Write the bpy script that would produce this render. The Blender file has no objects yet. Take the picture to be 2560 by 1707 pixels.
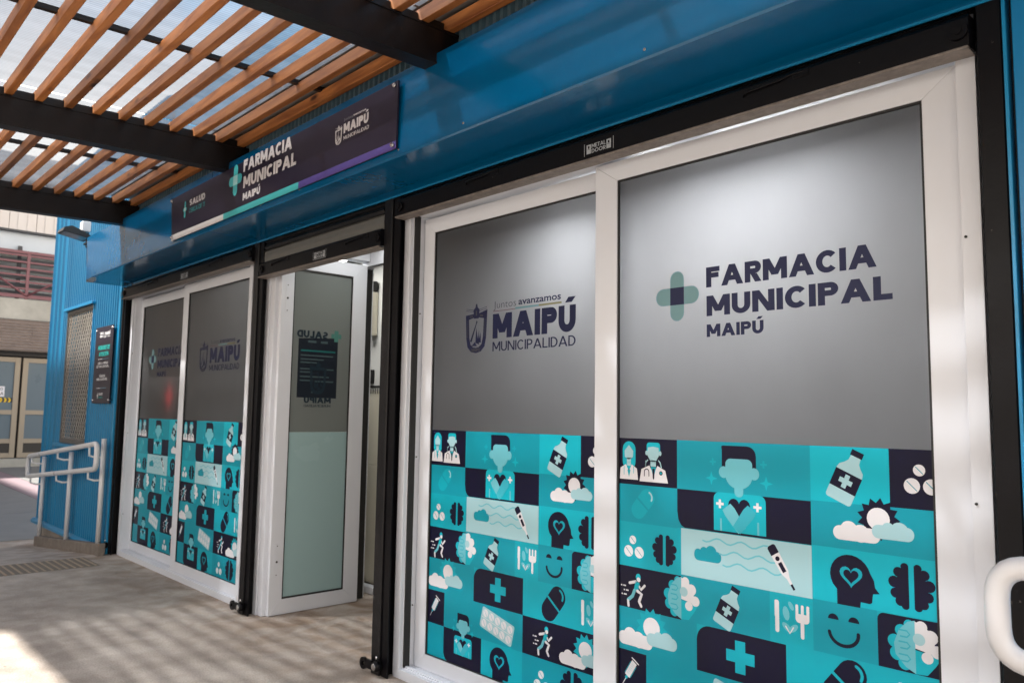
import bpy, bmesh, math, random
from mathutils import Vector, Matrix
random.seed(7)
SC = bpy.context.scene
COL = SC.collection
R = math.radians

# ------------------------------------------------------------------ camera, world, sun, exposure
cam_d = bpy.data.cameras.new('camera')
cam_d.sensor_width = 36.0
cam_d.lens = 27.5
cam_d.clip_start = 0.05
cam_d.clip_end = 800
cam_d.dof.use_dof = True
cam_d.dof.focus_distance = 3.2
cam_d.dof.aperture_fstop = 4.5
cam = bpy.data.objects.new('camera', cam_d)
COL.objects.link(cam)
rt = Vector((0.68575895, 0.72767149, 0.01512809))
up = Vector((0.05740424, -0.07479498, 0.99554531))
fw = Vector((-0.72556144, 0.68183569, 0.09306276))
M = Matrix(((rt.x, up.x, -fw.x, 0.0), (rt.y, up.y, -fw.y, -2.7369), (rt.z, up.z, -fw.z, 1.5), (0, 0, 0, 1)))
cam.matrix_world = M
SC.camera = cam

SUN = Vector((-0.43, -0.58, 1.0)).normalized()
world = bpy.data.worlds.new('World')
SC.world = world
world.use_nodes = True
wn = world.node_tree
for n in list(wn.nodes): wn.nodes.remove(n)
def wnode(t, **k):
    n = wn.nodes.new(t)
    for a, b in k.items(): setattr(n, a, b)
    return n
wo = wnode('ShaderNodeOutputWorld')
sky = wnode('ShaderNodeTexSky', sky_type='NISHITA', sun_disc=False)
sky.sun_elevation = math.asin(SUN.z)
sky.sun_rotation = math.atan2(SUN.x, SUN.y)
sky.air_density = 1.3; sky.dust_density = 2.0
bg = wnode('ShaderNodeBackground'); bg.inputs[1].default_value = 0.055
bc = wnode('ShaderNodeBackground'); bc.inputs[1].default_value = 0.40
tc = wnode('ShaderNodeTexCoord')
mp = wnode('ShaderNodeMapping'); mp.inputs['Scale'].default_value = (1.6, 1.6, 4.2)
nz = wnode('ShaderNodeTexNoise'); nz.inputs['Scale'].default_value = 2.1; nz.inputs['Detail'].default_value = 7; nz.inputs['Roughness'].default_value = .58
cr = wnode('ShaderNodeValToRGB'); cr.color_ramp.elements[0].position = .47; cr.color_ramp.elements[1].position = .66
# cloud bank denser towards the horizon
sx = wnode('ShaderNodeSeparateXYZ')
mr = wnode('ShaderNodeMapRange'); mr.inputs['From Min'].default_value = .52; mr.inputs['From Max'].default_value = .30
mr.inputs['To Min'].default_value = 0.0; mr.inputs['To Max'].default_value = .30
ad = wnode('ShaderNodeMath', operation='ADD')
mx = wnode('ShaderNodeMixShader')
L_ = wn.links.new
L_(tc.outputs['Generated'], mp.inputs['Vector']); L_(mp.outputs[0], nz.inputs['Vector'])
L_(tc.outputs['Generated'], sx.inputs[0]); L_(sx.outputs['Z'], mr.inputs['Value'])
L_(nz.outputs[0], ad.inputs[0]); L_(mr.outputs[0], ad.inputs[1]); L_(ad.outputs[0], cr.inputs[0])
L_(sky.outputs[0], bg.inputs[0]); L_(cr.outputs[0], mx.inputs[0]); L_(bg.outputs[0], mx.inputs[1]); L_(bc.outputs[0], mx.inputs[2])
# cloud light: bluish white overhead, warm and much brighter low down
cc = wnode('ShaderNodeValToRGB'); e_ = cc.color_ramp.elements
e_[0].position = .29; e_[0].color = (4.6, 4.15, 3.6, 1); e_[1].position = .75; e_[1].color = (.75, .85, 1.05, 1)
e3 = e_.new(.36); e3.color = (3.3, 3.05, 2.8, 1)
e4 = e_.new(.45); e4.color = (1.7, 1.75, 1.9, 1)
L_(sx.outputs['Z'], cc.inputs[0]); L_(cc.outputs[0], bc.inputs[0])
L_(mx.outputs[0], wo.inputs[0])

sun_d = bpy.data.lights.new('sun', 'SUN')
sun_d.energy = 5.0; sun_d.angle = R(1.3); sun_d.color = (1.0, 0.955, 0.89)
sun = bpy.data.objects.new('sun', sun_d); COL.objects.link(sun)
sun.rotation_euler = SUN.to_track_quat('Z', 'Y').to_euler()

SC.view_settings.view_transform = 'Standard'
SC.view_settings.look = 'None'
SC.view_settings.exposure = 1.24
SC.view_settings.gamma = 1.0
SC.view_settings.use_curve_mapping = False
SC.cycles.use_denoising = True
SC.cycles.max_bounces = 8
SC.cycles.diffuse_bounces = 4
SC.cycles.glossy_bounces = 4
SC.cycles.transmission_bounces = 6
SC.cycles.transparent_max_bounces = 8
SC.cycles.sample_clamp_indirect = 6
SC.cycles.caustics_reflective = False

# ------------------------------------------------------------------ materials
MATS = {}
def mat(name, col, rough=.5, metal=0.0, spec=.5, noise=None, bump=None, coat=0.0, emit=None, stretch=None, ratio=None):
    """noise=(scale, amount, colour2) blotches; bump=(scale, strength)"""
    if name in MATS: return MATS[name]
    m = bpy.data.materials.new(name); m.use_nodes = True
    nt = m.node_tree; b = nt.nodes['Principled BSDF']
    b.inputs['Base Color'].default_value = (*col, 1); b.inputs['Roughness'].default_value = rough
    b.inputs['Metallic'].default_value = metal; b.inputs['Specular IOR Level'].default_value = spec
    b.inputs['Coat Weight'].default_value = coat; b.inputs['Coat Roughness'].default_value = .06
    if emit:
        b.inputs['Emission Color'].default_value = (*emit[0], 1); b.inputs['Emission Strength'].default_value = emit[1]
    if noise or bump:
        t = nt.nodes.new('ShaderNodeTexCoord'); mp_ = nt.nodes.new('ShaderNodeMapping')
        nt.links.new(t.outputs['Object'], mp_.inputs[0])
        if stretch: mp_.inputs['Scale'].default_value = stretch
    if noise:
        n = nt.nodes.new('ShaderNodeTexNoise'); n.inputs['Scale'].default_value = noise[0]; n.inputs['Detail'].default_value = 6
        n.inputs['Roughness'].default_value = .62
        nt.links.new(mp_.outputs[0], n.inputs['Vector'])
        r_ = nt.nodes.new('ShaderNodeValToRGB'); lo, hi = ratio or (.35, .68)
        r_.color_ramp.elements[0].position = lo; r_.color_ramp.elements[1].position = hi
        r_.color_ramp.elements[0].color = (*col, 1); c2 = noise[2]
        k = noise[1]
        r_.color_ramp.elements[1].color = (*[col[i] * (1 - k) + c2[i] * k for i in range(3)], 1)
        nt.links.new(n.outputs[0], r_.inputs[0]); nt.links.new(r_.outputs[0], b.inputs['Base Color'])
        rr = nt.nodes.new('ShaderNodeMapRange'); rr.inputs['To Min'].default_value = max(0, rough - .07); rr.inputs['To Max'].default_value = min(1, rough + .1)
        nt.links.new(n.outputs[0], rr.inputs[0]); nt.links.new(rr.outputs[0], b.inputs['Roughness'])
    if bump:
        n2 = nt.nodes.new('ShaderNodeTexNoise'); n2.inputs['Scale'].default_value = bump[0]; n2.inputs['Detail'].default_value = 5
        nt.links.new(mp_.outputs[0], n2.inputs['Vector'])
        bb = nt.nodes.new('ShaderNodeBump'); bb.inputs['Strength'].default_value = bump[1]; bb.inputs['Distance'].default_value = .01
        nt.links.new(n2.outputs[0], bb.inputs['Height']); nt.links.new(bb.outputs[0], b.inputs['Normal'])
    MATS[name] = m
    return m

BLUE = (0.004, 0.115, 0.27)
m_fascia = mat('fascia_blue', (0.0002, 0.078, 0.190), .14, 0.0, .5, noise=(1.1, .4, (0.0002, .13, .28)), bump=(1.3, .9))
m_corr = mat('corrugated_blue', (0.0002, 0.165, 0.335), .36, 0.0, .35, noise=(3, .4, (.0005, .10, .22)), stretch=(1, 1, .25))
m_flash = mat('flashing_blue', (0.006, 0.2, 0.4), .3, 0, .5)
m_black = mat('black_paint', (0.004, 0.0038, 0.005), .36, 0, .3, noise=(9, .5, (.02, .017, .017)), bump=(40, .15), ratio=(.52, .78))
m_blackworn = mat('worn_black_paint', (0.003, 0.0028, 0.004), .36, 0, .16, noise=(34, .9, (.20, .18, .16)), bump=(60, .07), ratio=(.70, .78))
m_beam = mat('beam_black', (0.004, 0.0035, 0.004), .42, 0, .3, noise=(3, .6, (.012, .007, .006)), bump=(20, .2))
m_alu = mat('white_aluminium', (0.63, 0.655, 0.71), .33, 0, .5, noise=(1.6, .30, (.56, .555, .56)), ratio=(.45, .75))
m_gasket = mat('black_rubber', (0.008, 0.008, 0.008), .6)
m_galv = mat('galvanised_slat', (0.22, 0.215, 0.20), .42, .65, .5, noise=(14, .5, (.17, .16, .14)), stretch=(.4, 1, 3))
m_conc = None
m_white_tube = mat('white_tube_paint', (0.60, 0.60, 0.62), .28, 0, .5, noise=(6, .15, (.6, .58, .55)))
m_kerb = mat('kerb_concrete', (0.22, 0.19, 0.165), .9, 0, .2, noise=(9, .6, (.12, .10, .085)), bump=(60, .8))
m_plinth = mat('plinth_concrete', (0.27, 0.23, 0.20), .9, 0, .2, noise=(6, .6, (.40, .36, .32)), bump=(40, .8))
m_chrome = mat('steel', (0.55, 0.55, 0.56), .25, 1.0)
m_int = mat('interior_white', (0.24, 0.235, 0.22), .6, 0, .3)
m_intfl = mat('interior_floor', (0.30, 0.27, 0.24), .4)
m_panel = mat('cream_panel', (0.62, 0.58, 0.47), .5)
m_led = mat('led_panel', (1, 1, 1), .5, emit=((1.0, 1.0, .99), 52.0))
m_ledf = mat('led_panel_soft', (1, 1, 1), .5, emit=((1.0, 1.0, .95), 4.0))
m_red = mat('red_display', (.5, .02, .02), .5, emit=((1.0, .05, .06), 5.0))
m_board = mat('sign_board', (0.020, 0.016, 0.030), .28, 0, .35)
m_floodb = mat('floodlight_black', (.012, .012, .014), .4)
m_floodg = mat('floodlight_glass', (.16, .22, .25), .12)
m_cream = mat('far_metal_panel', (0.62, 0.59, 0.57), .5, 0, .4, noise=(1.2, .3, (.55, .48, .42)))
m_farwall = mat('far_pale_wall', (0.60, 0.66, 0.72), .7, noise=(1.5, .3, (.42, .47, .52)))
m_farconc = mat('far_concrete', (0.50, 0.49, 0.44), .85, noise=(1.3, .7, (.27, .26, .23)), bump=(8, .3))
m_louvre = mat('dark_louvre', (.035, .037, .045), .5)
m_maroon = mat('maroon_rail', (0.17, 0.055, 0.07), .45, noise=(5, .4, (.24, .11, .12)))
m_awning = mat('far_awning', (0.36, 0.30, 0.27), .5, .2, noise=(4, .5, (.24, .20, .18)))
m_beige = mat('beige_frame', (0.36, 0.30, 0.225), .45)
m_fardark = mat('dark_kick', (.035, .028, .022), .5)
m_frost = mat('far_frosted_glass', (.13, .165, .19), .28, noise=(2, .3, (.15, .19, .22)))
m_paper = mat('white_paper', (.75, .75, .80), .7)
m_ink = mat('black_ink', (.01, .01, .01), .6)
m_yel = mat('tape_yellow', (.75, .5, .01), .5)
m_grille = mat('grille_steel', (0.60, 0.56, 0.50), .35, .3)
m_winglass = mat('dark_window_glass', (.03, .03, .035), .10, 0, .6)
m_curtain = mat('curtain', (.05, .05, .048), .8)
m_tact = mat('tactile_tile', (0.37, 0.29, 0.215), .85, noise=(9, .5, (.30, .25, .2)))
m_leaf = mat('foliage', (0.05, 0.085, 0.025), .6, noise=(3, .6, (.09, .10, .03)))
m_bark = mat('bark', (0.09, 0.065, 0.045), .9)
m_render = mat('plain_render', (0.42, 0.38, 0.33), .85, noise=(.8, .4, (.34, .31, .28)))

def mat_wood():
    m = bpy.data.materials.new('pine_slat'); m.use_nodes = True
    nt = m.node_tree; b = nt.nodes['Principled BSDF']; N = nt.nodes.new; K = nt.links.new
    t = N('ShaderNodeTexCoord'); mp_ = N('ShaderNodeMapping'); mp_.inputs['Scale'].default_value = (.9, 9, 9)
    oi = N('ShaderNodeObjectInfo'); va = N('ShaderNodeVectorMath'); va.operation = 'ADD'
    K(t.outputs['Object'], va.inputs[0]); K(oi.outputs['Random'], va.inputs[1]) if False else None
    cx = N('ShaderNodeCombineXYZ'); mu = N('ShaderNodeMath'); mu.operation = 'MULTIPLY'; mu.inputs[1].default_value = 37
    K(oi.outputs['Random'], mu.inputs[0]); K(mu.outputs[0], cx.inputs[0]); K(cx.outputs[0], va.inputs[1]); K(va.outputs[0], mp_.inputs[0])
    n = N('ShaderNodeTexNoise'); n.inputs['Scale'].default_value = 3.0; n.inputs['Detail'].default_value = 8; n.inputs['Distortion'].default_value = .6
    K(mp_.outputs[0], n.inputs[0])
    r_ = N('ShaderNodeValToRGB'); e = r_.color_ramp.elements
    e[0].position = .3; e[0].color = (.19, .058, .014, 1); e[1].position = .72; e[1].color = (.44, .17, .048, 1)
    K(n.outputs[0], r_.inputs[0])
    v = N('ShaderNodeTexVoronoi'); v.inputs['Scale'].default_value = 2.6
    mp2 = N('ShaderNodeMapping'); mp2.inputs['Scale'].default_value = (1, 3, 3); K(va.outputs[0], mp2.inputs[0]); K(mp2.outputs[0], v.inputs[0])
    kr = N('ShaderNodeValToRGB'); kr.color_ramp.elements[0].position = .07; kr.color_ramp.elements[0].color = (.10, .04, .018, 1)
    kr.color_ramp.elements[1].position = .17; kr.color_ramp.elements[1].color = (1, 1, 1, 1)
    K(v.outputs['Distance'], kr.inputs[0])
    mm = N('ShaderNodeMix'); mm.data_type = 'RGBA'; mm.blend_type = 'MULTIPLY'; mm.inputs[0].default_value = 1
    K(r_.outputs[0], mm.inputs[6]); K(kr.outputs[0], mm.inputs[7])
    hv = N('ShaderNodeHueSaturation'); mr_ = N('ShaderNodeMapRange'); mr_.inputs['To Min'].default_value = .6; mr_.inputs['To Max'].default_value = 1.3
    K(oi.outputs['Random'], mr_.inputs[0]); K(mr_.outputs[0], hv.inputs['Value']); K(mm.outputs[2], hv.inputs['Color'])
    K(hv.outputs[0], b.inputs['Base Color']); b.inputs['Roughness'].default_value = .5
    bb = N('ShaderNodeBump'); bb.inputs['Strength'].default_value = .4; bb.inputs['Distance'].default_value = .004
    K(n.outputs[0], bb.inputs['Height']); K(bb.outputs[0], b.inputs['Normal'])
    return m
m_wood = mat_wood()

def mat_poly():
    """twin-wall polycarbonate: clear skin, rough flutes, some milky scatter"""
    m = bpy.data.materials.new('polycarbonate_sheet'); m.use_nodes = True
    nt = m.node_tree; N = nt.nodes.new; K = nt.links.new
    nt.nodes.remove(nt.nodes['Principled BSDF']); out = nt.nodes['Material Output']
    t = N('ShaderNodeTexCoord'); sp = N('ShaderNodeSeparateXYZ'); K(t.outputs['Object'], sp.inputs[0])
    mu = N('ShaderNodeMath'); mu.operation = 'MULTIPLY'; mu.inputs[1].default_value = 2 * math.pi / .021; K(sp.outputs[0], mu.inputs[0])
    si = N('ShaderNodeMath'); si.operation = 'SINE'; K(mu.outputs[0], si.inputs[0])
    mr_ = N('ShaderNodeMapRange'); mr_.inputs['From Min'].default_value = -1; mr_.inputs['To Min'].default_value = .26; mr_.inputs['To Max'].default_value = .40
    K(si.outputs[0], mr_.inputs[0])
    tr = N('ShaderNodeBsdfTransparent'); tr.inputs[0].default_value = (.86, .92, 1, 1)
    tl = N('ShaderNodeBsdfTranslucent'); tl.inputs[0].default_value = (.80, .83, .86, 1)
    nz_ = N('ShaderNodeTexNoise'); nz_.inputs['Scale'].default_value = 1.5; nz_.inputs['Detail'].default_value = 6
    mp_ = N('ShaderNodeMapping'); mp_.inputs['Scale'].default_value = (6, .8, 1); K(t.outputs['Object'], mp_.inputs[0]); K(mp_.outputs[0], nz_.inputs[0])
    rc = N('ShaderNodeValToRGB'); rc.color_ramp.elements[0].color = (.44, .52, .64, 1); rc.color_ramp.elements[1].color = (.68, .78, .93, 1)
    rc.color_ramp.elements[0].position = .3; rc.color_ramp.elements[1].position = .6
    K(nz_.outputs[0], rc.inputs[0]); K(rc.outputs[0], tl.inputs[0])
    rf = N('ShaderNodeBsdfRefraction'); rf.inputs['IOR'].default_value = 1.12; rf.inputs['Roughness'].default_value = .30; rf.inputs[0].default_value = (.93, .96, 1, 1)
    m1 = N('ShaderNodeMixShader'); K(mr_.outputs[0], m1.inputs[0]); K(tr.outputs[0], m1.inputs[1]); K(tl.outputs[0], m1.inputs[2])
    m2 = N('ShaderNodeMixShader'); m2.inputs[0].default_value = .72; K(m1.outputs[0], m2.inputs[1]); K(rf.outputs[0], m2.inputs[2])
    gl = N('ShaderNodeBsdfGlossy'); gl.inputs['Roughness'].default_value = .15
    m3 = N('ShaderNodeMixShader'); m3.inputs[0].default_value = .04; K(m2.outputs[0], m3.inputs[1]); K(gl.outputs[0], m3.inputs[2])
    K(m3.outputs[0], out.inputs[0])
    return m
m_poly = mat_poly()

def mat_film(name, dif, trans, rough=.28, gl=.10):
    m = bpy.data.materials.new(name); m.use_nodes = True
    nt = m.node_tree; N = nt.nodes.new; K = nt.links.new
    nt.nodes.remove(nt.nodes['Principled BSDF']); out = nt.nodes['Material Output']
    d = N('ShaderNodeBsdfDiffuse'); d.inputs[0].default_value = (*dif, 1)
    t = N('ShaderNodeBsdfTranslucent'); t.inputs[0].default_value = (*trans, 1)
    a = N('ShaderNodeAddShader'); K(d.outputs[0], a.inputs[0]); K(t.outputs[0], a.inputs[1])
    g = N('ShaderNodeBsdfGlossy'); g.inputs['Roughness'].default_value = rough
    f = N('ShaderNodeFresnel'); f.inputs[0].default_value = 1.38
    mi = N('ShaderNodeMixShader'); K(f.outputs[0], mi.inputs[0]); K(a.outputs[0], mi.inputs[1]); K(g.outputs[0], mi.inputs[2])
    tc_ = N('ShaderNodeTexCoord'); mpf = N('ShaderNodeMapping'); mpf.inputs['Scale'].default_value = (2.2, 1, 1.2); K(tc_.outputs['Object'], mpf.inputs[0])
    nf = N('ShaderNodeTexNoise'); nf.inputs['Scale'].default_value = 1.6; nf.inputs['Detail'].default_value = 7; K(mpf.outputs[0], nf.inputs[0])
    rf_ = N('ShaderNodeMapRange'); rf_.inputs['From Min'].default_value = .3; rf_.inputs['From Max'].default_value = .7; rf_.inputs['To Min'].default_value = rough * .85; rf_.inputs['To Max'].default_value = rough * 1.15
    K(nf.outputs[0], rf_.inputs[0]); K(rf_.outputs[0], g.inputs['Roughness'])
    rv = N('ShaderNodeMapRange'); rv.inputs['From Min'].default_value = .3; rv.inputs['From Max'].default_value = .7; rv.inputs['To Min'].default_value = .96; rv.inputs['To Max'].default_value = 1.03; K(nf.outputs[0], rv.inputs[0])
    sc_ = N('ShaderNodeVectorMath'); sc_.operation = 'SCALE'; sc_.inputs[0].default_value = trans; K(rv.outputs[0], sc_.inputs['Scale']); K(sc_.outputs[0], t.inputs[0])
    K(mi.outputs[0], out.inputs[0])
    return m
m_film = mat_film('frosted_film', (.024, .024, .026), (.34, .345, .355), .33)
m_film_door = mat_film('frosted_door_glass', (.155, .172, .168), (.06, .07, .06), .2)
m_film_low = mat_film('frosted_door_glass_lower', (.29, .42, .43), (.06, .08, .08), .25)

def mat_concrete():
    m = bpy.data.materials.new('concrete_floor'); m.use_nodes = True
    nt = m.node_tree; b = nt.nodes['Principled BSDF']; N = nt.nodes.new; K = nt.links.new
    t = N('ShaderNodeTexCoord')
    n1 = N('ShaderNodeTexNoise'); n1.inputs['Scale'].default_value = 1.1; n1.inputs['Detail'].default_value = 8; n1.inputs['Roughness'].default_value = .6; n1.inputs['Distortion'].default_value = .5
    n2 = N('ShaderNodeTexNoise'); n2.inputs['Scale'].default_value = 90; n2.inputs['Detail'].default_value = 4
    n3 = N('ShaderNodeTexNoise'); n3.inputs['Scale'].default_value = 5; n3.inputs['Detail'].default_value = 6
    for n in (n1, n2, n3): K(t.outputs['Object'], n.inputs['Vector'])
    r1 = N('ShaderNodeValToRGB'); r1.color_ramp.elements[0].position = .35; r1.color_ramp.elements[0].color = (.37, .32, .28, 1)
    r1.color_ramp.elements[1].position = .7; r1.color_ramp.elements[1].color = (.52, .46, .405, 1)
    K(n1.outputs[0], r1.inputs[0])
    r2 = N('ShaderNodeValToRGB'); r2.color_ramp.elements[0].position = .3; r2.color_ramp.elements[0].color = (.82, .82, .82, 1)
    r2.color_ramp.elements[1].position = .6; r2.color_ramp.elements[1].color = (1.05, 1.05, 1.05, 1); K(n2.outputs[0], r2.inputs[0])
    r3 = N('ShaderNodeValToRGB'); r3.color_ramp.elements[0].position = .38; r3.color_ramp.elements[0].color = (.82, .80, .78, 1)
    r3.color_ramp.elements[1].position = .62; r3.color_ramp.elements[1].color = (1.06, 1.05, 1.04, 1); K(n3.outputs[0], r3.inputs[0])
    a = N('ShaderNodeMix'); a.data_type = 'RGBA'; a.blend_type = 'MULTIPLY'; a.inputs[0].default_value = 1; K(r1.outputs[0], a.inputs[6]); K(r2.outputs[0], a.inputs[7])
    c = N('ShaderNodeMix'); c.data_type = 'RGBA'; c.blend_type = 'MULTIPLY'; c.inputs[0].default_value = 1; K(a.outputs[2], c.inputs[6]); K(r3.outputs[0], c.inputs[7])
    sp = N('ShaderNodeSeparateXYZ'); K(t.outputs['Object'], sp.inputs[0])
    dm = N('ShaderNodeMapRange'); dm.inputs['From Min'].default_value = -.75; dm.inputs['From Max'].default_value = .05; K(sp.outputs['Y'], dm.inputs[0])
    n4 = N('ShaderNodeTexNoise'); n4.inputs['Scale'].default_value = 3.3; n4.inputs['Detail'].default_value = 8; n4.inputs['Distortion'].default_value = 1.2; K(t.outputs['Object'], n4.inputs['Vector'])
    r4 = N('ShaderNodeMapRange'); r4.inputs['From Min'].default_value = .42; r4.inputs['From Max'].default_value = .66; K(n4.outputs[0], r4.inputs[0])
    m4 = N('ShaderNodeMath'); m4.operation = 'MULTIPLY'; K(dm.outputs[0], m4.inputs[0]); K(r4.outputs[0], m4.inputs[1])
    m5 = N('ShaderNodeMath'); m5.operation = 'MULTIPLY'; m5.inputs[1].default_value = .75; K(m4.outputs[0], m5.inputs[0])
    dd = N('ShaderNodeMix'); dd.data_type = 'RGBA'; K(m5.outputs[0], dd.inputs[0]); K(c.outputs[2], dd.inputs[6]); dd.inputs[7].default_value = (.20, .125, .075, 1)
    n5 = N('ShaderNodeTexVoronoi'); n5.inputs['Scale'].default_value = 2.3; n5.inputs['Randomness'].default_value = 1; K(t.outputs['Object'], n5.inputs['Vector'])
    r5 = N('ShaderNodeMapRange'); r5.inputs['From Min'].default_value = .02; r5.inputs['From Max'].default_value = .034; K(n5.outputs['Distance'], r5.inputs[0])
    r6 = N('ShaderNodeMapRange'); r6.inputs['To Min'].default_value = .45; K(r5.outputs[0], r6.inputs[0])
    ee = N('ShaderNodeMix'); ee.data_type = 'RGBA'; ee.blend_type = 'MULTIPLY'; ee.inputs[0].default_value = 1; K(dd.outputs[2], ee.inputs[6]); K(r6.outputs[0], ee.inputs[7])
    K(ee.outputs[2], b.inputs['Base Color']); b.inputs['Roughness'].default_value = .88; b.inputs['Specular IOR Level'].default_value = .25
    bb = N('ShaderNodeBump'); bb.inputs['Strength'].default_value = .7; bb.inputs['Distance'].default_value = .006
    K(n2.outputs[0], bb.inputs['Height'])
    b2 = N('ShaderNodeBump'); b2.inputs['Strength'].default_value = .5; b2.inputs['Distance'].default_value = .03
    K(n3.outputs[0], b2.inputs['Height']); K(bb.outputs[0], b2.inputs['Normal']); K(b2.outputs[0], b.inputs['Normal'])
    return m
m_conc = mat_concrete()
m_slabg = mat('paving_grey', (0.20, 0.20, 0.195), .85, noise=(3, .5, (.27, .26, .25)), bump=(60, .5))
m_slabp = mat('paving_pink', (0.27, 0.195, 0.215), .85, noise=(3, .5, (.30, .24, .25)), bump=(60, .5))

# ------------------------------------------------------------------ mesh helpers
class MB:
    def __init__(s): s.v = []; s.f = []; s.mi = []; s.sm = []
    def poly(s, pts, mi=0):
        k = len(s.v); s.v += [tuple(p) for p in pts]; s.f.append(tuple(range(k, k + len(pts)))); s.mi.append(mi); s.sm.append(False)
    def box(s, x0, x1, y0, y1, z0, z1, bev=0.0, mi=0):
        bm = bmesh.new(); bmesh.ops.create_cube(bm, size=1)
        for v in bm.verts:
            v.co = Vector(((x0 + x1) / 2 + v.co.x * abs(x1 - x0), (y0 + y1) / 2 + v.co.y * abs(y1 - y0), (z0 + z1) / 2 + v.co.z * abs(z1 - z0)))
        if bev > 0:
            bmesh.ops.bevel(bm, geom=bm.edges[:], offset=bev, segments=1, profile=.5, affect='EDGES')
        s.add_bm(bm, mi)
    def add_bm(s, bm, mi=0, smooth=False):
        k = len(s.v); bm.verts.ensure_lookup_table()
        for i, v in enumerate(bm.verts): v.index = i
        s.v += [tuple(v.co) for v in bm.verts]
        for f in bm.faces:
            s.f.append(tuple(k + v.index for v in f.verts)); s.mi.append(mi); s.sm.append(smooth)
        bm.free()
    def prism(s, prof, axis, a, b, mi=0, shear=0.0, smooth=False):
        """prof: closed list in the two other axes (order y,z / x,z / x,y); extruded from a to b on axis; shear tilts z by shear*axis"""
        n = len(prof); k = len(s.v)
        for t in (a, b):
            for p, q_ in prof:
                if axis == 'x': s.v.append((t, p, q_ + shear * t))
                elif axis == 'y': s.v.append((p, t, q_ + shear * t))
                else: s.v.append((p, q_, t))
        for i in range(n):
            j = (i + 1) % n
            s.f.append((k + i, k + j, k + n + j, k + n + i)); s.mi.append(mi); s.sm.append(smooth)
        s.f.append(tuple(k + i for i in range(n))[::-1]); s.mi.append(mi); s.sm.append(False)
        s.f.append(tuple(k + n + i for i in range(n))); s.mi.append(mi); s.sm.append(False)
    def tube(s, pts, r, seg=12, closed=False, mi=0, caps=True):
        pts = [Vector(p) for p in pts]; n = len(pts); k0 = len(s.v)
        prev = None
        for i, p in enumerate(pts):
            a = pts[(i - 1) % n] if (i > 0 or closed) else p
            b = pts[(i + 1) % n] if (i < n - 1 or closed) else p
            t = (b - a).normalized()
            if prev is None:
                u_ = t.orthogonal().normalized()
            else:
                u_ = (prev - t * prev.dot(t)).normalized()
            prev = u_; w = t.cross(u_)
            for j in range(seg):
                an = 2 * math.pi * j / seg
                s.v.append(tuple(p + (u_ * math.cos(an) + w * math.sin(an)) * r))
        m_ = n if closed else n - 1
        for i in range(m_):
            for j in range(seg):
                a = k0 + i * seg + j; b = k0 + i * seg + (j + 1) % seg
                c = k0 + ((i + 1) % n) * seg + (j + 1) % seg; d = k0 + ((i + 1) % n) * seg + j
                s.f.append((a, b, c, d)); s.mi.append(mi); s.sm.append(True)
        if not closed and caps:
            s.f.append(tuple(k0 + j for j in range(seg))[::-1]); s.mi.append(mi); s.sm.append(False)
            s.f.append(tuple(k0 + (n - 1) * seg + j for j in range(seg))); s.mi.append(mi); s.sm.append(False)
    def build(s, name, mats, parent=None, **kw):
        me = bpy.data.meshes.new(name); me.from_pydata(s.v, [], s.f)
        if not isinstance(mats, (list, tuple)): mats = [mats]
        for m in mats: me.materials.append(m)
        me.polygons.foreach_set('material_index', s.mi)
        me.polygons.foreach_set('use_smooth', s.sm)
        me.update()
        o = bpy.data.objects.new(name, me); COL.objects.link(o)
        if parent:
            o.parent = parent; o.matrix_parent_inverse = parent_inv(parent)
        for a, b in kw.items(): o[a] = b
        return o
def wloc(o):
    v = Vector(o.location)
    return v + wloc(o.parent) if (o.parent and False) else v
WORLD_OFF = {}
def parent_inv(p): return Matrix.Translation(-WORLD_OFF.get(p.name, Vector((0, 0, 0))))
def thing(name, loc, label, cat, group=None):
    o = bpy.data.objects.new(name, None); COL.objects.link(o); o.location = loc
    o.empty_display_size = .2
    WORLD_OFF[o.name] = Vector(loc)
    o['label'] = label; o['category'] = cat
    if group: o['group'] = group
    return o
def tag(o, label, cat, group=None):
    o['label'] = label; o['category'] = cat
    if group: o['group'] = group
    return o
def struct(o): o['kind'] = 'structure'; return o
def quick(name, m, parent, x0, x1, y0, y1, z0, z1, bev=.002, **kw):
    b = MB(); b.box(x0, x1, y0, y1, z0, z1, bev); return b.build(name, m, parent, **kw)

# text -> polygons in (x, y), unit cap height handled by caller
TEXT = {}
def text_polys(s_, off):
    key = (s_, off)
    if key in TEXT: return TEXT[key]
    cu = bpy.data.curves.new('t', 'FONT'); cu.body = s_; cu.size = 1; cu.offset = off; cu.resolution_u = 3
    ob = bpy.data.objects.new('t', cu); COL.objects.link(ob)
    dg = bpy.context.evaluated_depsgraph_get(); dg.update()
    me = bpy.data.meshes.new_from_object(ob.evaluated_get(dg))
    vs = [(v.co.x, v.co.y) for v in me.vertices]; fs = [tuple(p.vertices) for p in me.polygons]
    COL.objects.unlink(ob); bpy.data.objects.remove(ob); bpy.data.curves.remove(cu); bpy.data.meshes.remove(me)
    TEXT[key] = (vs, fs); return TEXT[key]
CAP = {}
def add_text(mb, s_, x0, x1, zb, zt, fn, off=.02, mi=0, lower=False):
    """s_ spans x0..x1, capitals from zb (baseline) to zt; fn maps (x, z) to a 3D point"""
    vs, fs = text_polys(s_, off)
    ref = 'x' if lower else 'M'
    cv = text_polys(ref, off)[0]; c0 = min(v[1] for v in cv); c1 = max(v[1] for v in cv)
    mnx = min(v[0] for v in vs); mxx = max(v[0] for v in vs)
    k = len(mb.v)
    for vx, vy in vs:
        mb.v.append(tuple(fn(x0 + (vx - mnx) / (mxx - mnx) * (x1 - x0), zb + (vy - c0) / (c1 - c0) * (zt - zb))))
    for f in fs: mb.f.append(tuple(k + i for i in f)); mb.mi.append(mi); mb.sm.append(False)

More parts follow.
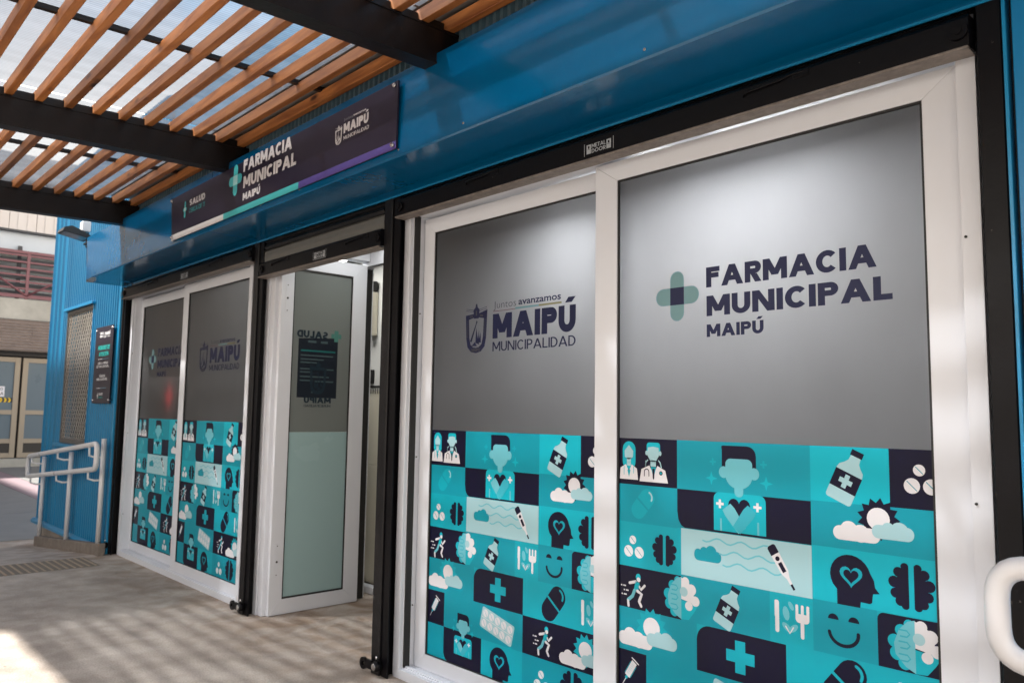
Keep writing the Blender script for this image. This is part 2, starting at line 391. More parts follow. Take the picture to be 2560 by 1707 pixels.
def glyph(ch, t):
    """(width, polygons) of a capital drawn with even strokes; t = stroke / cap height"""
    P = []
    def V(x, a=0, b=1): P.append([(x, a), (x + t, a), (x + t, b), (x, b)])
    tb = t * .92
    def Hb(a, b, y): P.append([(a, y), (b, y), (b, y + tb), (a, y + tb)])
    def G(xa, ya, xb, yb, h=1.12): h = h * t / 2; P.append([(xa - h, ya), (xa + h, ya), (xb + h, yb), (xb - h, yb)])
    def Rg(cx, cy, rx, ry, a0, a1, n=14):
        for i in range(n):
            q = []
            for a, k in ((i, 0), (i + 1, 0), (i + 1, 1), (i, 1)):
                an = math.radians(a0 + (a1 - a0) * a / n); q.append((cx + (rx - k * t) * math.cos(an), cy + (ry - k * tb) * math.sin(an)))
            P.append(q)
    acc = {'Á': 'A', 'Ú': 'U', 'Ó': 'O'}.get(ch)
    if acc:
        W, P = glyph(acc, t); P = list(P); P.append([(W * .38, 1.10), (W * .38 + t * 1.1, 1.10), (W * .60 + t * 1.1, 1.30), (W * .60 - t * .1, 1.30)]); return W, P
    if ch == 'A': W = .62 + 1.7 * t; h = t * .56; G(h, 0, W / 2, 1); G(W - h, 0, W / 2, 1); Hb(W * .26, W * .74, .22)
    elif ch == 'M': W = .66 + 1.6 * t; V(0); V(W - t); G(t * .6, 1, W / 2, .22); G(W - t * .6, 1, W / 2, .22)
    elif ch == 'N': W = .52 + 1.6 * t; V(0); V(W - t); G(t * .6, 1, W - t * .6, 0)
    elif ch in 'FE': W = .42 + t; V(0); Hb(t, W, 1 - tb); Hb(t, W * .93, .46); (ch == 'E') and Hb(t, W, 0)
    elif ch in 'PRB':
        W = .42 + 1.3 * t; r = .5 * .60; V(0); cx = W - r
        Hb(t, cx, 1 - tb); Hb(t, cx, .40); Rg(cx, .40 + .30, r, .30, -90, 90)
        if ch == 'R': G(W * .55, .40, W - t * .5, 0)
        if ch == 'B': Hb(t, cx, 0); Rg(cx, .5 * (.40 + tb), r, .5 * (.40 + tb), -90, 90)
    elif ch == 'D': W = .50 + 1.3 * t; V(0); r = .42; Hb(t, W - r, 1 - tb); Hb(t, W - r, 0); Rg(W - r, .5, r, .5, -90, 90, 18)
    elif ch in 'CG': W = .60 + 1.2 * t; Rg(W / 2, .5, W / 2, .5, 42, 318, 22); (ch == 'G') and (Hb(W * .5, W, .38), V(W - t, .1, .38))
    elif ch in 'O0': W = (.66 if ch == 'O' else .40) + 1.3 * t; Rg(W / 2, .5, W / 2, .5, 0, 360, 26)
    elif ch == 'U': W = .48 + 1.3 * t; r = W / 2; V(0, r, 1); V(W - t, r, 1); Rg(r, r, r, r, 180, 360, 16)
    elif ch == 'J': W = .30 + t; V(W - t, .3, 1); Rg(W - .3, .3, .3, .3, 220, 360)
    elif ch == 'I': W = t; V(0)
    elif ch == 'L': W = .38 + t; V(0); Hb(t, W, 0)
    elif ch == 'T': W = .48 + t; V(W / 2 - t / 2, 0, 1 - tb); Hb(0, W, 1 - tb)
    elif ch == 'H': W = .50 + 1.4 * t; V(0); V(W - t); Hb(t, W - t, .46)
    elif ch == 'V': W = .58 + 1.6 * t; h = t * .56; G(h, 1, W / 2, 0); G(W - h, 1, W / 2, 0)
    elif ch == 'S': W = .42 + 1.2 * t; r = .5 * (.5 + tb / 2); Rg(W / 2, 1 - r, W / 2, r, 35, 270, 14); Rg(W / 2, r, W / 2, r, -145, 90, 14)
    elif ch == '1': W = .2 + t; V(.2); G(.05 + t / 2, .78, .2 + t / 2, 1)
    elif ch == '4': W = .5 + t; V(W - t * 1.7); Hb(0, W, .22); G(t * .6, .22, W - t * 1.6, 1)
    elif ch in '69': W = .42 + t; r = .31; c = (r if ch == '6' else 1 - r); Rg(W / 2, c, W / 2, r, 0, 360, 18); V(0 if ch == '6' else W - t, .31, .69); Rg(W / 2, 1 - c, W / 2, r, *((60, 180) if ch == '6' else (240, 360)))
    elif ch == '3': W = .42 + t; r = .5 * (.5 + tb / 2); Rg(W / 2, 1 - r, W / 2, r, -90, 150); Rg(W / 2, r, W / 2, r, -150, 90)
    elif ch == ':': W = t; P.append([(0, .1), (t, .1), (t, .1 + t), (0, .1 + t)]); P.append([(0, .6), (t, .6), (t, .6 + t), (0, .6 + t)])
    elif ch == '.': W = t; P.append([(0, 0), (t, 0), (t, t), (0, t)])
    else: W = .32
    return W, P
def add_caps(mb, s_, x0, x1, zb, zt, fn, t=.2, mi=0, gap=.075):
    x = 0; items = []
    for ch in s_:
        W, P = glyph(ch, t); items.append((x, P)); x += W + gap - (.05 if ch == 'C' else 0)
    W = x - gap; k = (x1 - x0) / W; H = zt - zb
    n = 0
    for xo, P in items:
        for j, p in enumerate(P):
            dd = j * .000025
            mb.poly([fn(x0 + (xo + a) * k, zb + b * H, dd) for a, b in p], mi)

def arc(cx, cy, r, a0, a1, n=10, ry=None):
    ry = ry or r
    return [(cx + r * math.cos(R(a0 + (a1 - a0) * i / n)), cy + ry * math.sin(R(a0 + (a1 - a0) * i / n))) for i in range(n + 1)]
def rounded(pts, r, n=5):
    """3D polyline with rounded corners (closed)"""
    out = []; N_ = len(pts); P = [Vector(p) for p in pts]
    for i in range(N_):
        a, b, c = P[i - 1], P[i], P[(i + 1) % N_]
        d1 = (a - b).normalized(); d2 = (c - b).normalized()
        p1 = b + d1 * r; p2 = b + d2 * r
        for k in range(n + 1):
            t = k / n; out.append((p1 * (1 - t) + b * t) * (1 - t) + (b * (1 - t) + p2 * t) * t)
    return out

# ================================================================== GROUND
def gz(x):
    if x > -8.9: return 0.0
    if x > -12.0: return (x + 8.9) * .093
    if x > -25: return -.288 + (-12.0 - x) * (.19 / 13)
    return -.098
mb = MB()
xs = [60, 20, 8, 0, -4, -8.9, -12.0, -16, -20, -25, -40, -80]; ys = [-60, -20, -6, -3, 0.0, 3.0, 12, 60]
for i in range(len(xs) - 1):
    for j in range(len(ys) - 1):
        x1, x0 = xs[i], xs[i + 1]; y0, y1 = ys[j], ys[j + 1]
        mb.poly([(x0, y0, gz(x0)), (x1, y0, gz(x1)), (x1, y1, gz(x1)), (x0, y1, gz(x0))])
ground = struct(mb.build('ground', m_conc))

# courtyard paving slabs: part of the ground
def slab(x0, x1, y0, y1, m):
    g = .006; b = MB(); h = .007
    P = [(x0 + g, y0 + g), (x1 - g, y0 + g), (x1 - g, y1 - g), (x0 + g, y1 - g)]
    b.poly([(x, y, gz(x) + h) for x, y in P])
    for i in range(4):
        (xa, ya), (xb, yb) = P[i], P[(i + 1) % 4]
        b.poly([(xa, ya, gz(xa) - .01), (xb, yb, gz(xb) - .01), (xb, yb, gz(xb) + h), (xa, ya, gz(xa) + h)])
    return b.build('paving_slab', m, ground)
for (x0, x1) in ((-24.55, -21.9), (-21.9, -18.6), (-18.6, -15.1), (-15.1, -12.35)):
    for (y0, y1, m) in ((-4.0, -1.5, m_slabg), (-1.5, 1.0, m_slabg), (1.0, 1.58, m_slabp), (1.58, 3.3, m_slabg), (3.3, 5.4, m_slabg), (5.4, 6.0, m_slabp)):
        slab(x0, x1, y0, y1, m if x0 < -15 or m is m_slabp else m_slabg)

# tactile paving: short raised bars in rows
mb = MB()
cols = 9; 
for i in range(8):
    for j in range(26):
        x = -8.80 + i * .068 + (.0 if j % 2 else .0); y = -.36 - j * .062
        mb.prism([(x - .022, y - .009), (x + .022, y - .009), (x + .022, y + .009), (x - .022, y + .009)], 'z', -.002, .006)
tact = mb.build('tactile_bar', m_tact, ground, kind='stuff')
b = MB(); b.poly([(-8.84, -2.0, .0015), (-8.28, -2.0, .0015), (-8.28, -.33, .0015), (-8.84, -.33, .0015)])
b.build('tactile_strip', mat('tactile_base', (.20, .165, .13), .9, noise=(7, .5, (.16, .14, .11))), ground)

# ================================================================== PHARMACY BUILDING
bld = thing('pharmacy_building', (-6.0, 0.0, 0.0), 'blue pharmacy building with glossy blue fascia over its row of shopfronts', 'building')

def corr(x0, x1, y, z0, z1, pitch=.078, dep=.016, name='wall_panel', m=m_corr, parent=bld):
    """ribbed sheet: trapezoid ribs facing -y"""
    pts = []; x = x0
    while x < x1 - 1e-6:
        for dx, dy in ((0, 0), (.36, 0), (.5, -dep), (.86, -dep)):
            xx = x + dx * pitch
            if xx <= x1: pts.append((xx, y + dy))
        x += pitch
    pts.append((x1, y))
    b = MB()
    for i in range(len(pts) - 1):
        (xa, ya), (xb, yb) = pts[i], pts[i + 1]
        b.poly([(xa, ya, z0), (xb, yb, z0), (xb, yb, z1), (xa, ya, z1)])
    b.poly([(x0, y + .03, z0), (x0, y + .03, z1), (x1, y + .03, z1), (x1, y + .03, z0)])
    b.poly([(x0, y, z0), (x0, y, z1), (x0, y + .03, z1), (x0, y + .03, z0)])
    b.poly([(x1, y, z0), (x1, y + .03, z0), (x1, y + .03, z1), (x1, y, z1)])
    return b.build(name, m, parent)
# left blue wall with its window opening x -10.95..-9.86, z 1.08..2.68
corr(-11.22, -10.96, -.10, .02, 4.6)
corr(-10.96, -9.86, -.10, 2.70, 4.6)
corr(-10.96, -9.86, -.10, .02, 1.07)
corr(-9.86, -8.93, -.10, .02, 4.6)
# corner flutes
pr = [(-11.93, .0)]
for (cx_, w) in ((-11.80, .11), (-11.58, .10), (-11.38, .10)):
    pr += [(cx_ - w, -.10), (cx_ - w * .6, -.108), (cx_ - w * .3, -.075), (cx_, -.062), (cx_ + w * .3, -.075), (cx_ + w * .6, -.108)]
pr += [(-11.225, -.10), (-11.225, 0.0)]
b = MB(); b.prism(pr, 'z', .02, 4.6); b.build('corner_cladding', m_corr, bld)
quick('side_wall', m_corr, bld, -11.92, -11.86, .0, 9.0, .02, 4.6, 0)
quick('edge_flashing', m_flash, bld, -8.928, -8.885, -.118, -.06, 0.0, 2.80, .003)
b = MB(); b.prism([(-.145, .0), (-.10, .0), (-.10, .06), (-.118, .06), (-.145, .03)], 'x', -11.99, -8.99); b.build('base_flashing', m_flash, bld)
quick('plinth', m_plinth, bld, -11.88, -8.93, -.085, .1, -.45, -.002, .004)
# wall above the fascia: tall ribs that show as a comb
corr(-8.93, 2.5, -.10, 2.95, 3.66, .058, .024, m=mat('lightened_cladding', (.10, .22, .32), .3))  # colour lifted to stand in for light the eaves flashing blocks
corr(-8.93, -7.8, -.096, 3.60, 4.6)
quick('roof_slab', m_int, bld, -11.86, 3.0, -.05, 9.0, 4.45, 4.55, 0)
quick('upper_wall', m_corr, bld, -7.8, 3.0, -.05, .0, 3.7, 4.6, 0)
# right blue wall past the last post
quick('smooth_wall', mat('blue_panel', (.003, .17, .37), .3, noise=(1.5, .3, (.004, .12, .3))), bld, -.625, 3.0, -.10, -.04, 0, 2.83, .002)
# interior shell
quick('back_wall', m_int, bld, -8.9, 3.0, 3.6, 3.7, 0, 3.0, 0)
quick('inner_ceiling', m_int, bld, -8.9, 3.0, .12, 3.6, 2.93, 3.0, 0)
quick('partition', m_int, bld, -8.9, -8.84, .12, 3.6, .004, 2.93, 0)
quick('partition', m_int, bld, -3.88, -3.84, .14, 2.2, .004, 2.93, 0)
quick('partition', m_int, bld, -.62, -.56, .12, 3.6, .004, 2.93, 0)

corr(-8.5, 2.5, -.335, 3.20, 3.462, .052, .020, name='closure_strip', m=mat('closure_metal', (.16, .27, .34), .35, .3))
# fascia: hollow sheet-metal box, two panels
def fascia(x0, x1, name='fascia_panel'):
    b = MB(); t = .012
    P = [(-.478, 3.26), (-.488, 3.262), (-.5015, 2.812), (-.494, 2.805), (-.16, 2.806), (-.10, 2.798), (-.10, 2.812), (-.16, 2.82), (-.485, 2.82), (-.46, 3.25)]
    b.prism(P, 'x', x0, x1)
    return b.build(name, m_fascia, bld)
fascia(-8.56, -5.664); fascia(-5.656, 3.0)
for i in range(22):
    rx = -8.45 + i * .52
    k = MB(); k.tube([(rx, -.4995, 2.842), (rx, -.5045, 2.842)], .006, 8); k.build('rivet', m_chrome if i % 3 else m_fascia, bld)
# bent end flap and underside at the left end
b = MB()
A = Vector((-8.87, -.486, 3.262)); A2 = Vector((-8.555, -.488, 3.262)); B2 = Vector((-8.555, -.5015, 2.808)); B = Vector((-8.87, -.47, 2.80))
fd = Vector((-8.76, -.4985, 2.808))
b.poly([A, fd, B2, A2]); b.poly([A, B, fd])
k_ = Vector((0, .012, 0))
b.poly([A + k_, A2 + k_, B2 + k_, fd + k_]); b.poly([A + k_, fd + k_, B + k_])
b.poly([B, (-8.87, -.10, 2.80), (-8.555, -.10, 2.80), B2, fd]); b.build('fascia_end', m_fascia, bld)
quick('drip_edge', m_flash, bld, -8.555, 3.0, -.1045, -.0985, 2.79, 2.80, 0)

# steel posts and shutter guides
def post(xa, xb, ga, gb, y0=-.10):
    b = MB(); b.box(xa, xb, y0, .02, 0, 2.795, .004); p = b.build('steel_post', m_black, bld)
    b = MB(); b.prism([(ga, y0 + .012), (gb, y0 + .012), (gb, y0 + .02), (ga + .006, y0 + .02), (ga + .006, -.02), (gb, -.02), (gb, -.012), (ga, -.012)], 'z', 0, 2.79)
    b.build('shutter_guide', m_blackworn, bld)
    b = MB(); b.box(min(ga, gb), max(ga, gb) + .05, -.010, .03, 0, 2.79, 0); b.build('gap_filler', m_gasket, bld)
    return p
post(-8.884, -8.862, -8.858, -8.81)
post(-5.742, -5.668, -5.662, -5.605)
post(-3.962, -3.878, -3.872, -3.812)
b = MB(); b.box(-.722, -.652, -.10, .02, 0, 2.795, .004); b.build('steel_post', m_blackworn, bld)
quick('edge_flashing', m_flash, bld, -.649, -.640, -.104, -.04, 0, 2.80, 0)
quick('gap_filler', m_gasket, bld, -.6385, -.627, -.06, .02, 0, 2.80, 0)
quick('gap_filler', m_gasket, bld, -.745, -.72, -.01, .02, 0, 2.80, 0)
quick('gap_filler', m_gasket, bld, -5.95, -5.742, .02, .05, 0, 2.795, 0)
# header strip behind shutters
quick('header_box', m_black, bld, -8.86, -.652, -.03, .10, 2.745, 2.93, 0)

def lug(x, z, parent, name='locking_lug', y=-.125):
    """flat ring plate with a hole, standing out from the post"""
    b = MB(); ro, ri, t = .034, .014, .008; n = 20
    k = len(b.v)
    for yy in (y - t, y + t):
        for r_ in (ro, ri):
            for i in range(n):
                a = 2 * math.pi * i / n; b.v.append((x + r_ * math.cos(a), yy, z + r_ * math.sin(a)))
    for i in range(n):
        j = (i + 1) % n
        for q_ in ((i, j, n + j, n + i), (2 * n + i, 3 * n + i, 3 * n + j, 2 * n + j), (i, 2 * n + i, 2 * n + j, j), (n + i, n + j, 3 * n + j, 3 * n + i)):
            b.f.append(tuple(k + e for e in q_)); b.mi.append(0); b.sm.append(False)
    b.box(x + .03, x + .085, y - .008, y + .008, z - .02, z + .03, .002)
    return b.build(name, m_blackworn, parent)
def lock_cyl(x, z, parent, y=-.105):
    b = MB(); b.tube([(x, y, z), (x, y - .035, z)], .030, 18); b.tube([(x, y - .035, z), (x, y - .040, z)], .019, 14, mi=1)
    b.tube([(x, y - .02, z + .03), (x + .005, y - .02, z + .06)], .006, 6, mi=1)
    return b.build('lock_barrel', [m_blackworn, m_chrome], parent)

# ------------------------------------------------------------------ roller shutters
def plate(b, cx, cz, w, h, y, outline):
    """maker's plate METAL DOOR with little door marks; y is the plate plane"""
    f = lambda x, z, d=0: (x, y - .0012 - d, z)
    def r(x0, x1, z0, z1, mi=1, dy=0): b.poly([(x0, y - .001 - dy, z0), (x1, y - .001 - dy, z0), (x1, y - .001 - dy, z1), (x0, y - .001 - dy, z1)], mi)
    X0, X1, Z0, Z1 = cx - w / 2, cx + w / 2, cz - h / 2, cz + h / 2
    t = .0025
    r(X0, X1, Z1 - t, Z1); r(X0, X0 + t, Z0, Z1 - t); r(X1 - t, X1, Z0, Z1 - t)
    if outline: r(X0, X1, Z0, Z0 + t)
    for s_ in (-1, 1):
        c = cx + s_ * w * .34
        r(c - w * .075, c + w * .075, Z0 + h * .12, Z0 + h * .80)
        r(c - w * .03, c + w * .03, Z0 + h * .5, Z0 + h * .7, 2, .0004); r(c - w * .05, c + w * .05, Z0 + h * .42, Z0 + h * .45, 2, .0004)
    add_caps(b, 'METAL', cx - w * .24, cx + w * .24, Z0 + h * .50, Z0 + h * .80, f, 0.17, 1)
    add_caps(b, 'DOOR', cx - w * .24, cx + w * .24, Z0 + h * .12, Z0 + h * .42, f, 0.17, 1)
m_plate = mat('plate_print', (.36, .38, .40), .5)
def shutter(x0, x1, zb, label, platex, outline, hooks, slats=0, lx=None):
    t = thing('roller_shutter', ((x0 + x1) / 2, -.1, zb), label, 'roller shutter', 'rolled-up roller shutters over the openings')
    h = .105
    b = MB(); b.prism([(-.118, zb), (-.06, zb), (-.06, zb + h), (-.113, zb + h), (-.121, zb + h - .012), (-.119, zb + .02)], 'x', x0, x1)
    b.build('bottom_bar', m_blackworn, t)
    b = MB(); b.box(x0, x1, -.135, -.118, zb - .010, zb - .002, .002); b.box(x0, x1, -.135, -.06, zb - .012, zb - .0095, 0)
    b.build('weather_lip', mat('worn_grey_lip', (.16, .135, .12), .5, .3, noise=(30, .6, (.32, .28, .25))), t)
    for i in range(max(slats, 1)):
        z0 = zb + h + .002 + i * .052
        if slats: z0 = zb + h + .002 + (0, .088, .094, .150)[min(i, 3)]
        if z0 > 2.79 or i > 3: break
        z1 = min(z0 + .05, 2.795)
        if slats: z1 = min(z0 + (.086, .004, .054, .05)[i], 2.795)
        b = MB(); mz = (z0 + z1) / 2
        if slats and i < 2:
            b.prism([(-.080, z0), (-.088 - .006 * i, z0 + .002), (-.090 - .006 * i, mz), (-.088 - .006 * i, z1 - .001), (-.080, z1)], 'x', x0 + .01, x1 - .01)
            b.build('curtain_slat', m_galv, t); continue
        b.prism([(-.075, z0), (-.085, z0 + .008), (-.094, mz), (-.085, z1 - .008), (-.075, z1), (-.068, z1), (-.068, z0)], 'x', x0 + .01, x1 - .01)
        b.build('curtain_slat', m_black, t)
    for hx in hooks:
        b = MB()
        b.tube([(hx - .11, -.123, zb + .060), (hx - .10, -.132, zb + .072), (hx + .05, -.132, zb + .078), (hx + .08, -.126, zb + .088), (hx + .13, -.123, zb + .088)], .0045, 6)
        b.box(hx + .09, hx + .15, -.126, -.1175, zb + .068, zb + .096, .002); b.build('pull_handle', m_blackworn, t)
    for ex in (x0 + .03, x1 - .03):
        b = MB(); b.tube([(ex, -.119, zb + .055), (ex, -.134, zb + .055)], .030, 16); b.tube([(ex, -.134, zb + .055), (ex, -.139, zb + .055)], .016, 12); b.build('side_bolt', m_blackworn, t)
    b = MB(); plate(b, platex, zb + .048, .172, .062, -.1195, outline)
    b.mi = [x - 1 if x else 0 for x in b.mi]; b.build('maker_plate', [m_plate, m_black], t)
    return t
shutter(-3.80, -.735, 2.660, 'black rolled-up shutter bar above the big right-hand shopfront window', -2.235, False, (-3.05, -1.40))
shutter(-5.595, -3.968, 2.512, 'black and galvanised shutter hanging lowest, above the open door', -4.70, True, (-5.28, -4.25), slats=6)
shutter(-8.80, -5.745, 2.660, 'black rolled-up shutter bar above the left shopfront window', -7.115, True, (-7.95, -6.45))
for (px, lab) in ((-3.995, 'black ring lug at the foot of the steel post right of the door'), (-5.785, 'black ring lug at the foot of the steel post left of the door')):
    t = thing('locking_lug', (px, -.125, .05), lab, 'locking lug', 'ring lugs at the post feet')
    lug(px, .055, t, 'ring_plate'); lock_cyl(px + .125, .062, t)
t = thing('locking_lug', (-8.86, -.12, .05), 'small round lock at the foot of the post beside the ramp kerb', 'lock', 'ring lugs at the post feet')
lock_cyl(-8.84, .10, t, -.12)

# ------------------------------------------------------------------ decal artwork
S = lambda r, g, b: tuple(((c / 255) / 12.92 if c / 255 <= .04045 else ((c / 255 + .055) / 1.055) ** 2.4) for c in (r, g, b))
DC = [S(0, 170, 190), S(0, 153, 174), S(0, 182, 203), S(170, 212, 222), S(232, 232, 238), S(15, 12, 56), S(112, 196, 212), S(60, 180, 200)]
T0, T1, T2, PAL, WHT, NVY, SKY, MID = range(8)
DM = []
for i, c in enumerate(DC):
    c = tuple(max(.002, x * (.45 if i == 5 else .8)) for x in c)
    DM.append(mat('decal_colour_%d' % i, c, .34, 0, .2))
def clip(pts, W, H):
    def cl(P, inside, inter):
        out = []
        for i in range(len(P)):
            a, b = P[i - 1], P[i]
            ia, ib = inside(a), inside(b)
            if ib:
                if not ia: out.append(inter(a, b))
                out.append(b)
            elif ia: out.append(inter(a, b))
        return out
    def ix(c): return lambda a, b: (c, a[1] + (b[1] - a[1]) * (c - a[0]) / (b[0] - a[0]))
    def iy(c): return lambda a, b: (a[0] + (b[0] - a[0]) * (c - a[1]) / (b[1] - a[1]), c)
    for ins, it in ((lambda p: p[0] >= 0, ix(0)), (lambda p: p[0] <= W, ix(W)), (lambda p: p[1] >= 0, iy(0)), (lambda p: p[1] <= H, iy(H))):
        if not pts: return pts
        pts = cl(pts, ins, it)
    return pts
class Art:
    def __init__(s): s.ops = []; s.k = 0
    def add(s, pts, c, lay): s.ops.append((pts, c, lay))
    def rect(s, u0, v0, u1, v1, c, l=0): s.add([(u0, v0), (u1, v0), (u1, v1), (u0, v1)], c, l)
    def el(s, u, v, ru, rv, c, l, n=20): s.add([(u + ru * math.cos(2 * math.pi * i / n), v + rv * math.sin(2 * math.pi * i / n)) for i in range(n)], c, l)
    def rr(s, u0, v0, u1, v1, r, c, l, corners='1111'):
        P = []
        for k, (cu, cv, a) in enumerate(((u0, v0, 180), (u1, v0, 270), (u1, v1, 0), (u0, v1, 90))):
            if corners[k] == '1':
                ccu = cu + (r if k in (0, 3) else -r); ccv = cv + (r if k in (0, 1) else -r)
                P += arc(ccu, ccv, r, a, a + 90, 6)
            else: P.append((cu, cv))
        s.add(P, c, l)
    def stroke(s, pts, w, c, l, cap=True):
        L_p, R_p = [], []
        for i, p in enumerate(pts):
            a = pts[max(0, i - 1)]; b = pts[min(len(pts) - 1, i + 1)]
            dx, dy = b[0] - a[0], b[1] - a[1]; d = math.hypot(dx, dy) or 1
            nx, ny = -dy / d * w / 2, dx / d * w / 2
            L_p.append((p[0] + nx, p[1] + ny)); R_p.append((p[0] - nx, p[1] - ny))
        for i in range(len(pts) - 1):
            s.add([L_p[i], L_p[i + 1], R_p[i + 1], R_p[i]], c, l)
        if cap:
            s.el(*pts[0], w / 2, w / 2, c, l + .3, 8); s.el(*pts[-1], w / 2, w / 2, c, l + .3, 8)
    def cross(s, u, v, h, w, c, l, hv=None):
        hv = hv or h
        s.add([(u - w, v - hv), (u + w, v - hv), (u + w, v - w), (u + h, v - w), (u + h, v + w), (u + w, v + w), (u + w, v + hv), (u - w, v + hv), (u - w, v + w), (u - h, v + w), (u - h, v - w), (u - w, v - w)], c, l)
    def star(s, u, v, r, c, l):
        P = []
        for i in range(8):
            a = R(45 * i); rr_ = r if i % 2 == 0 else r * .33
            P.append((u + rr_ * math.cos(a), v + rr_ * math.sin(a)))
        s.add(P, c, l)
    def xf(s, fn, body):
        n = len(s.ops); body(s)
        for i in range(n, len(s.ops)):
            p, c, l = s.ops[i]; s.ops[i] = ([fn(*q_) for q_ in p], c, l)
def bottle(A, u, v, sc, ang=24, cap=NVY):
    ca, sa = math.cos(R(ang)), math.sin(R(ang))
    fn = lambda x, y: (u + sc * (x * ca - y * sa), v + sc * (x * sa + y * ca))
    def body(a):
        a.add([(-.022, -.095), (.022, -.095), (.022, -.074), (-.022, -.074)], cap, 3)
        P = [(-.018, -.074), (.018, -.074), (.020, -.055), (.030, -.042), (.044, -.030), (.048, -.015), (.048, .085)] + arc(.038, .085, .010, 0, 90, 3) + arc(-.038, .085, .010, 90, 180, 3) + [(-.048, -.015), (-.044, -.030), (-.030, -.042), (-.020, -.055)]
        a.add(P, PAL, 2)
        a.rect(-.049, -.012, .049, .052, cap, 3); a.cross(0, .020, .024, .0085, PAL, 4)
    A.xf(fn, body)
def pills(A, u, v, s, col=T0):
    for (du, dv, r) in ((.0, -.052, .019), (-.024, .0, .0255), (.036, .0, .0255)):
        A.el(u + du * s, v + dv * s, r * s, r * s, WHT, 2)
        A.stroke([(u + (du - r * .62) * s, v + (dv - r * .62) * s), (u + (du + r * .62) * s, v + (dv + r * .62) * s)], .0028 * s, T1, 3, False)
def brain(A, u, v, s):
    for sg in (-1, 1):
        A.add([(u + sg * .007 * s, v - .055 * s), (u + sg * .030 * s, v - .040 * s), (u + sg * .045 * s, v - .005 * s), (u + sg * .040 * s, v + .035 * s), (u + sg * .007 * s, v + .055 * s)], NVY, 2)
        for i, (du, dv, r) in enumerate(((.017, -.052, .011), (.034, -.036, .014), (.046, -.008, .016), (.043, .022, .014), (.031, .043, .013), (.017, .053, .011))):
            P = [(u + sg * (du + r * math.cos(2 * math.pi * k / 14)) * s, v + (dv + r * math.sin(2 * math.pi * k / 14)) * s) for k in range(14)]
            P = [((max(p[0], u + .007 * s) if sg > 0 else min(p[0], u - .007 * s)), p[1]) for p in P]
            A.add(P, NVY, 2.05 + i * .03)
def cloud(A, u, v, s, c, l):
    """flat-bottom cloud, width about .16"""
    A.rr(u - .08 * s, v - .028 * s, u + .08 * s, v + .028 * s, .027 * s, c, l)
    A.el(u - .022 * s, v - .038 * s, .036 * s, .036 * s, c, l + .04); A.el(u + .028 * s, v - .025 * s, .028 * s, .028 * s, c, l + .08)
def sun_cloud(A, u, v, s, sunc):
    P = []
    for i in range(26):
        r = (.072 if i % 2 == 0 else .054) * s; a = 2 * math.pi * i / 26; P.append((u + r * math.cos(a), v + r * math.sin(a)))
    A.add(P, sunc, 2); A.el(u, v, .038 * s, .038 * s, WHT, 3)
    A.rr(u - .156 * s, v + .034 * s, u + .005 * s, v + .083 * s, .024 * s, WHT, 4); A.el(u - .100 * s, v + .046 * s, .030 * s, .030 * s, WHT, 4.04); A.el(u - .060 * s, v + .055 * s, .030 * s, .030 * s, WHT, 4.08)
    A.rr(u - .022 * s, v + .018 * s, u + .114 * s, v + .064 * s, .022 * s, PAL, 5); A.el(u + .068 * s, v + .030 * s, .028 * s, .026 * s, PAL, 5.05); A.el(u + .032 * s, v + .026 * s, .020 * s, .018 * s, PAL, 5.1)
def heart(u, v, s):
    P = []
    for i in range(28):
        t = 2 * math.pi * i / 28
        P.append((u + s * 16 * math.sin(t) ** 3 / 16, v - s * (13 * math.cos(t) - 5 * math.cos(2 * t) - 2 * math.cos(3 * t) - math.cos(4 * t)) / 16))
    return P
def head(A, u, v, s, c=NVY, ic=T0):
    """profile head facing right, cranium centre u,v, radius about .07"""
    P = [(u + s * math.cos(R(a)) * .072, v + s * math.sin(R(a)) * .072) for a in range(150, 350, 14)]
    P += [(u + s * x, v + s * y) for x, y in ((.082, .005), (.085, .028), (.100, .046), (.078, .050), (.076, .060), (.074, .080), (.066, .085), (.035, .084), (.033, .104), (-.048, .104), (-.048, .052))]
    A.add(P, c, 2)
    A.add(heart(u + .003 * s, v + .0 * s, .040 * s), ic, 3); A.add(heart(u + .003 * s, v + .0 * s, .027 * s), c, 4)
def smile(A, u, v, s):
    for sg in (-1, 1):
        A.add([(u + sg * .034 * s + math.cos(R(a)) * .018 * s, v - .030 * s + math.sin(R(a)) * .018 * s) for a in range(180, 361, 20)], NVY, 2)
    A.stroke([(u + .048 * s * math.cos(R(a)), v + .008 * s + .042 * s * math.sin(R(a))) for a in range(-5, 186, 12)], .0115 * s, NVY, 2)
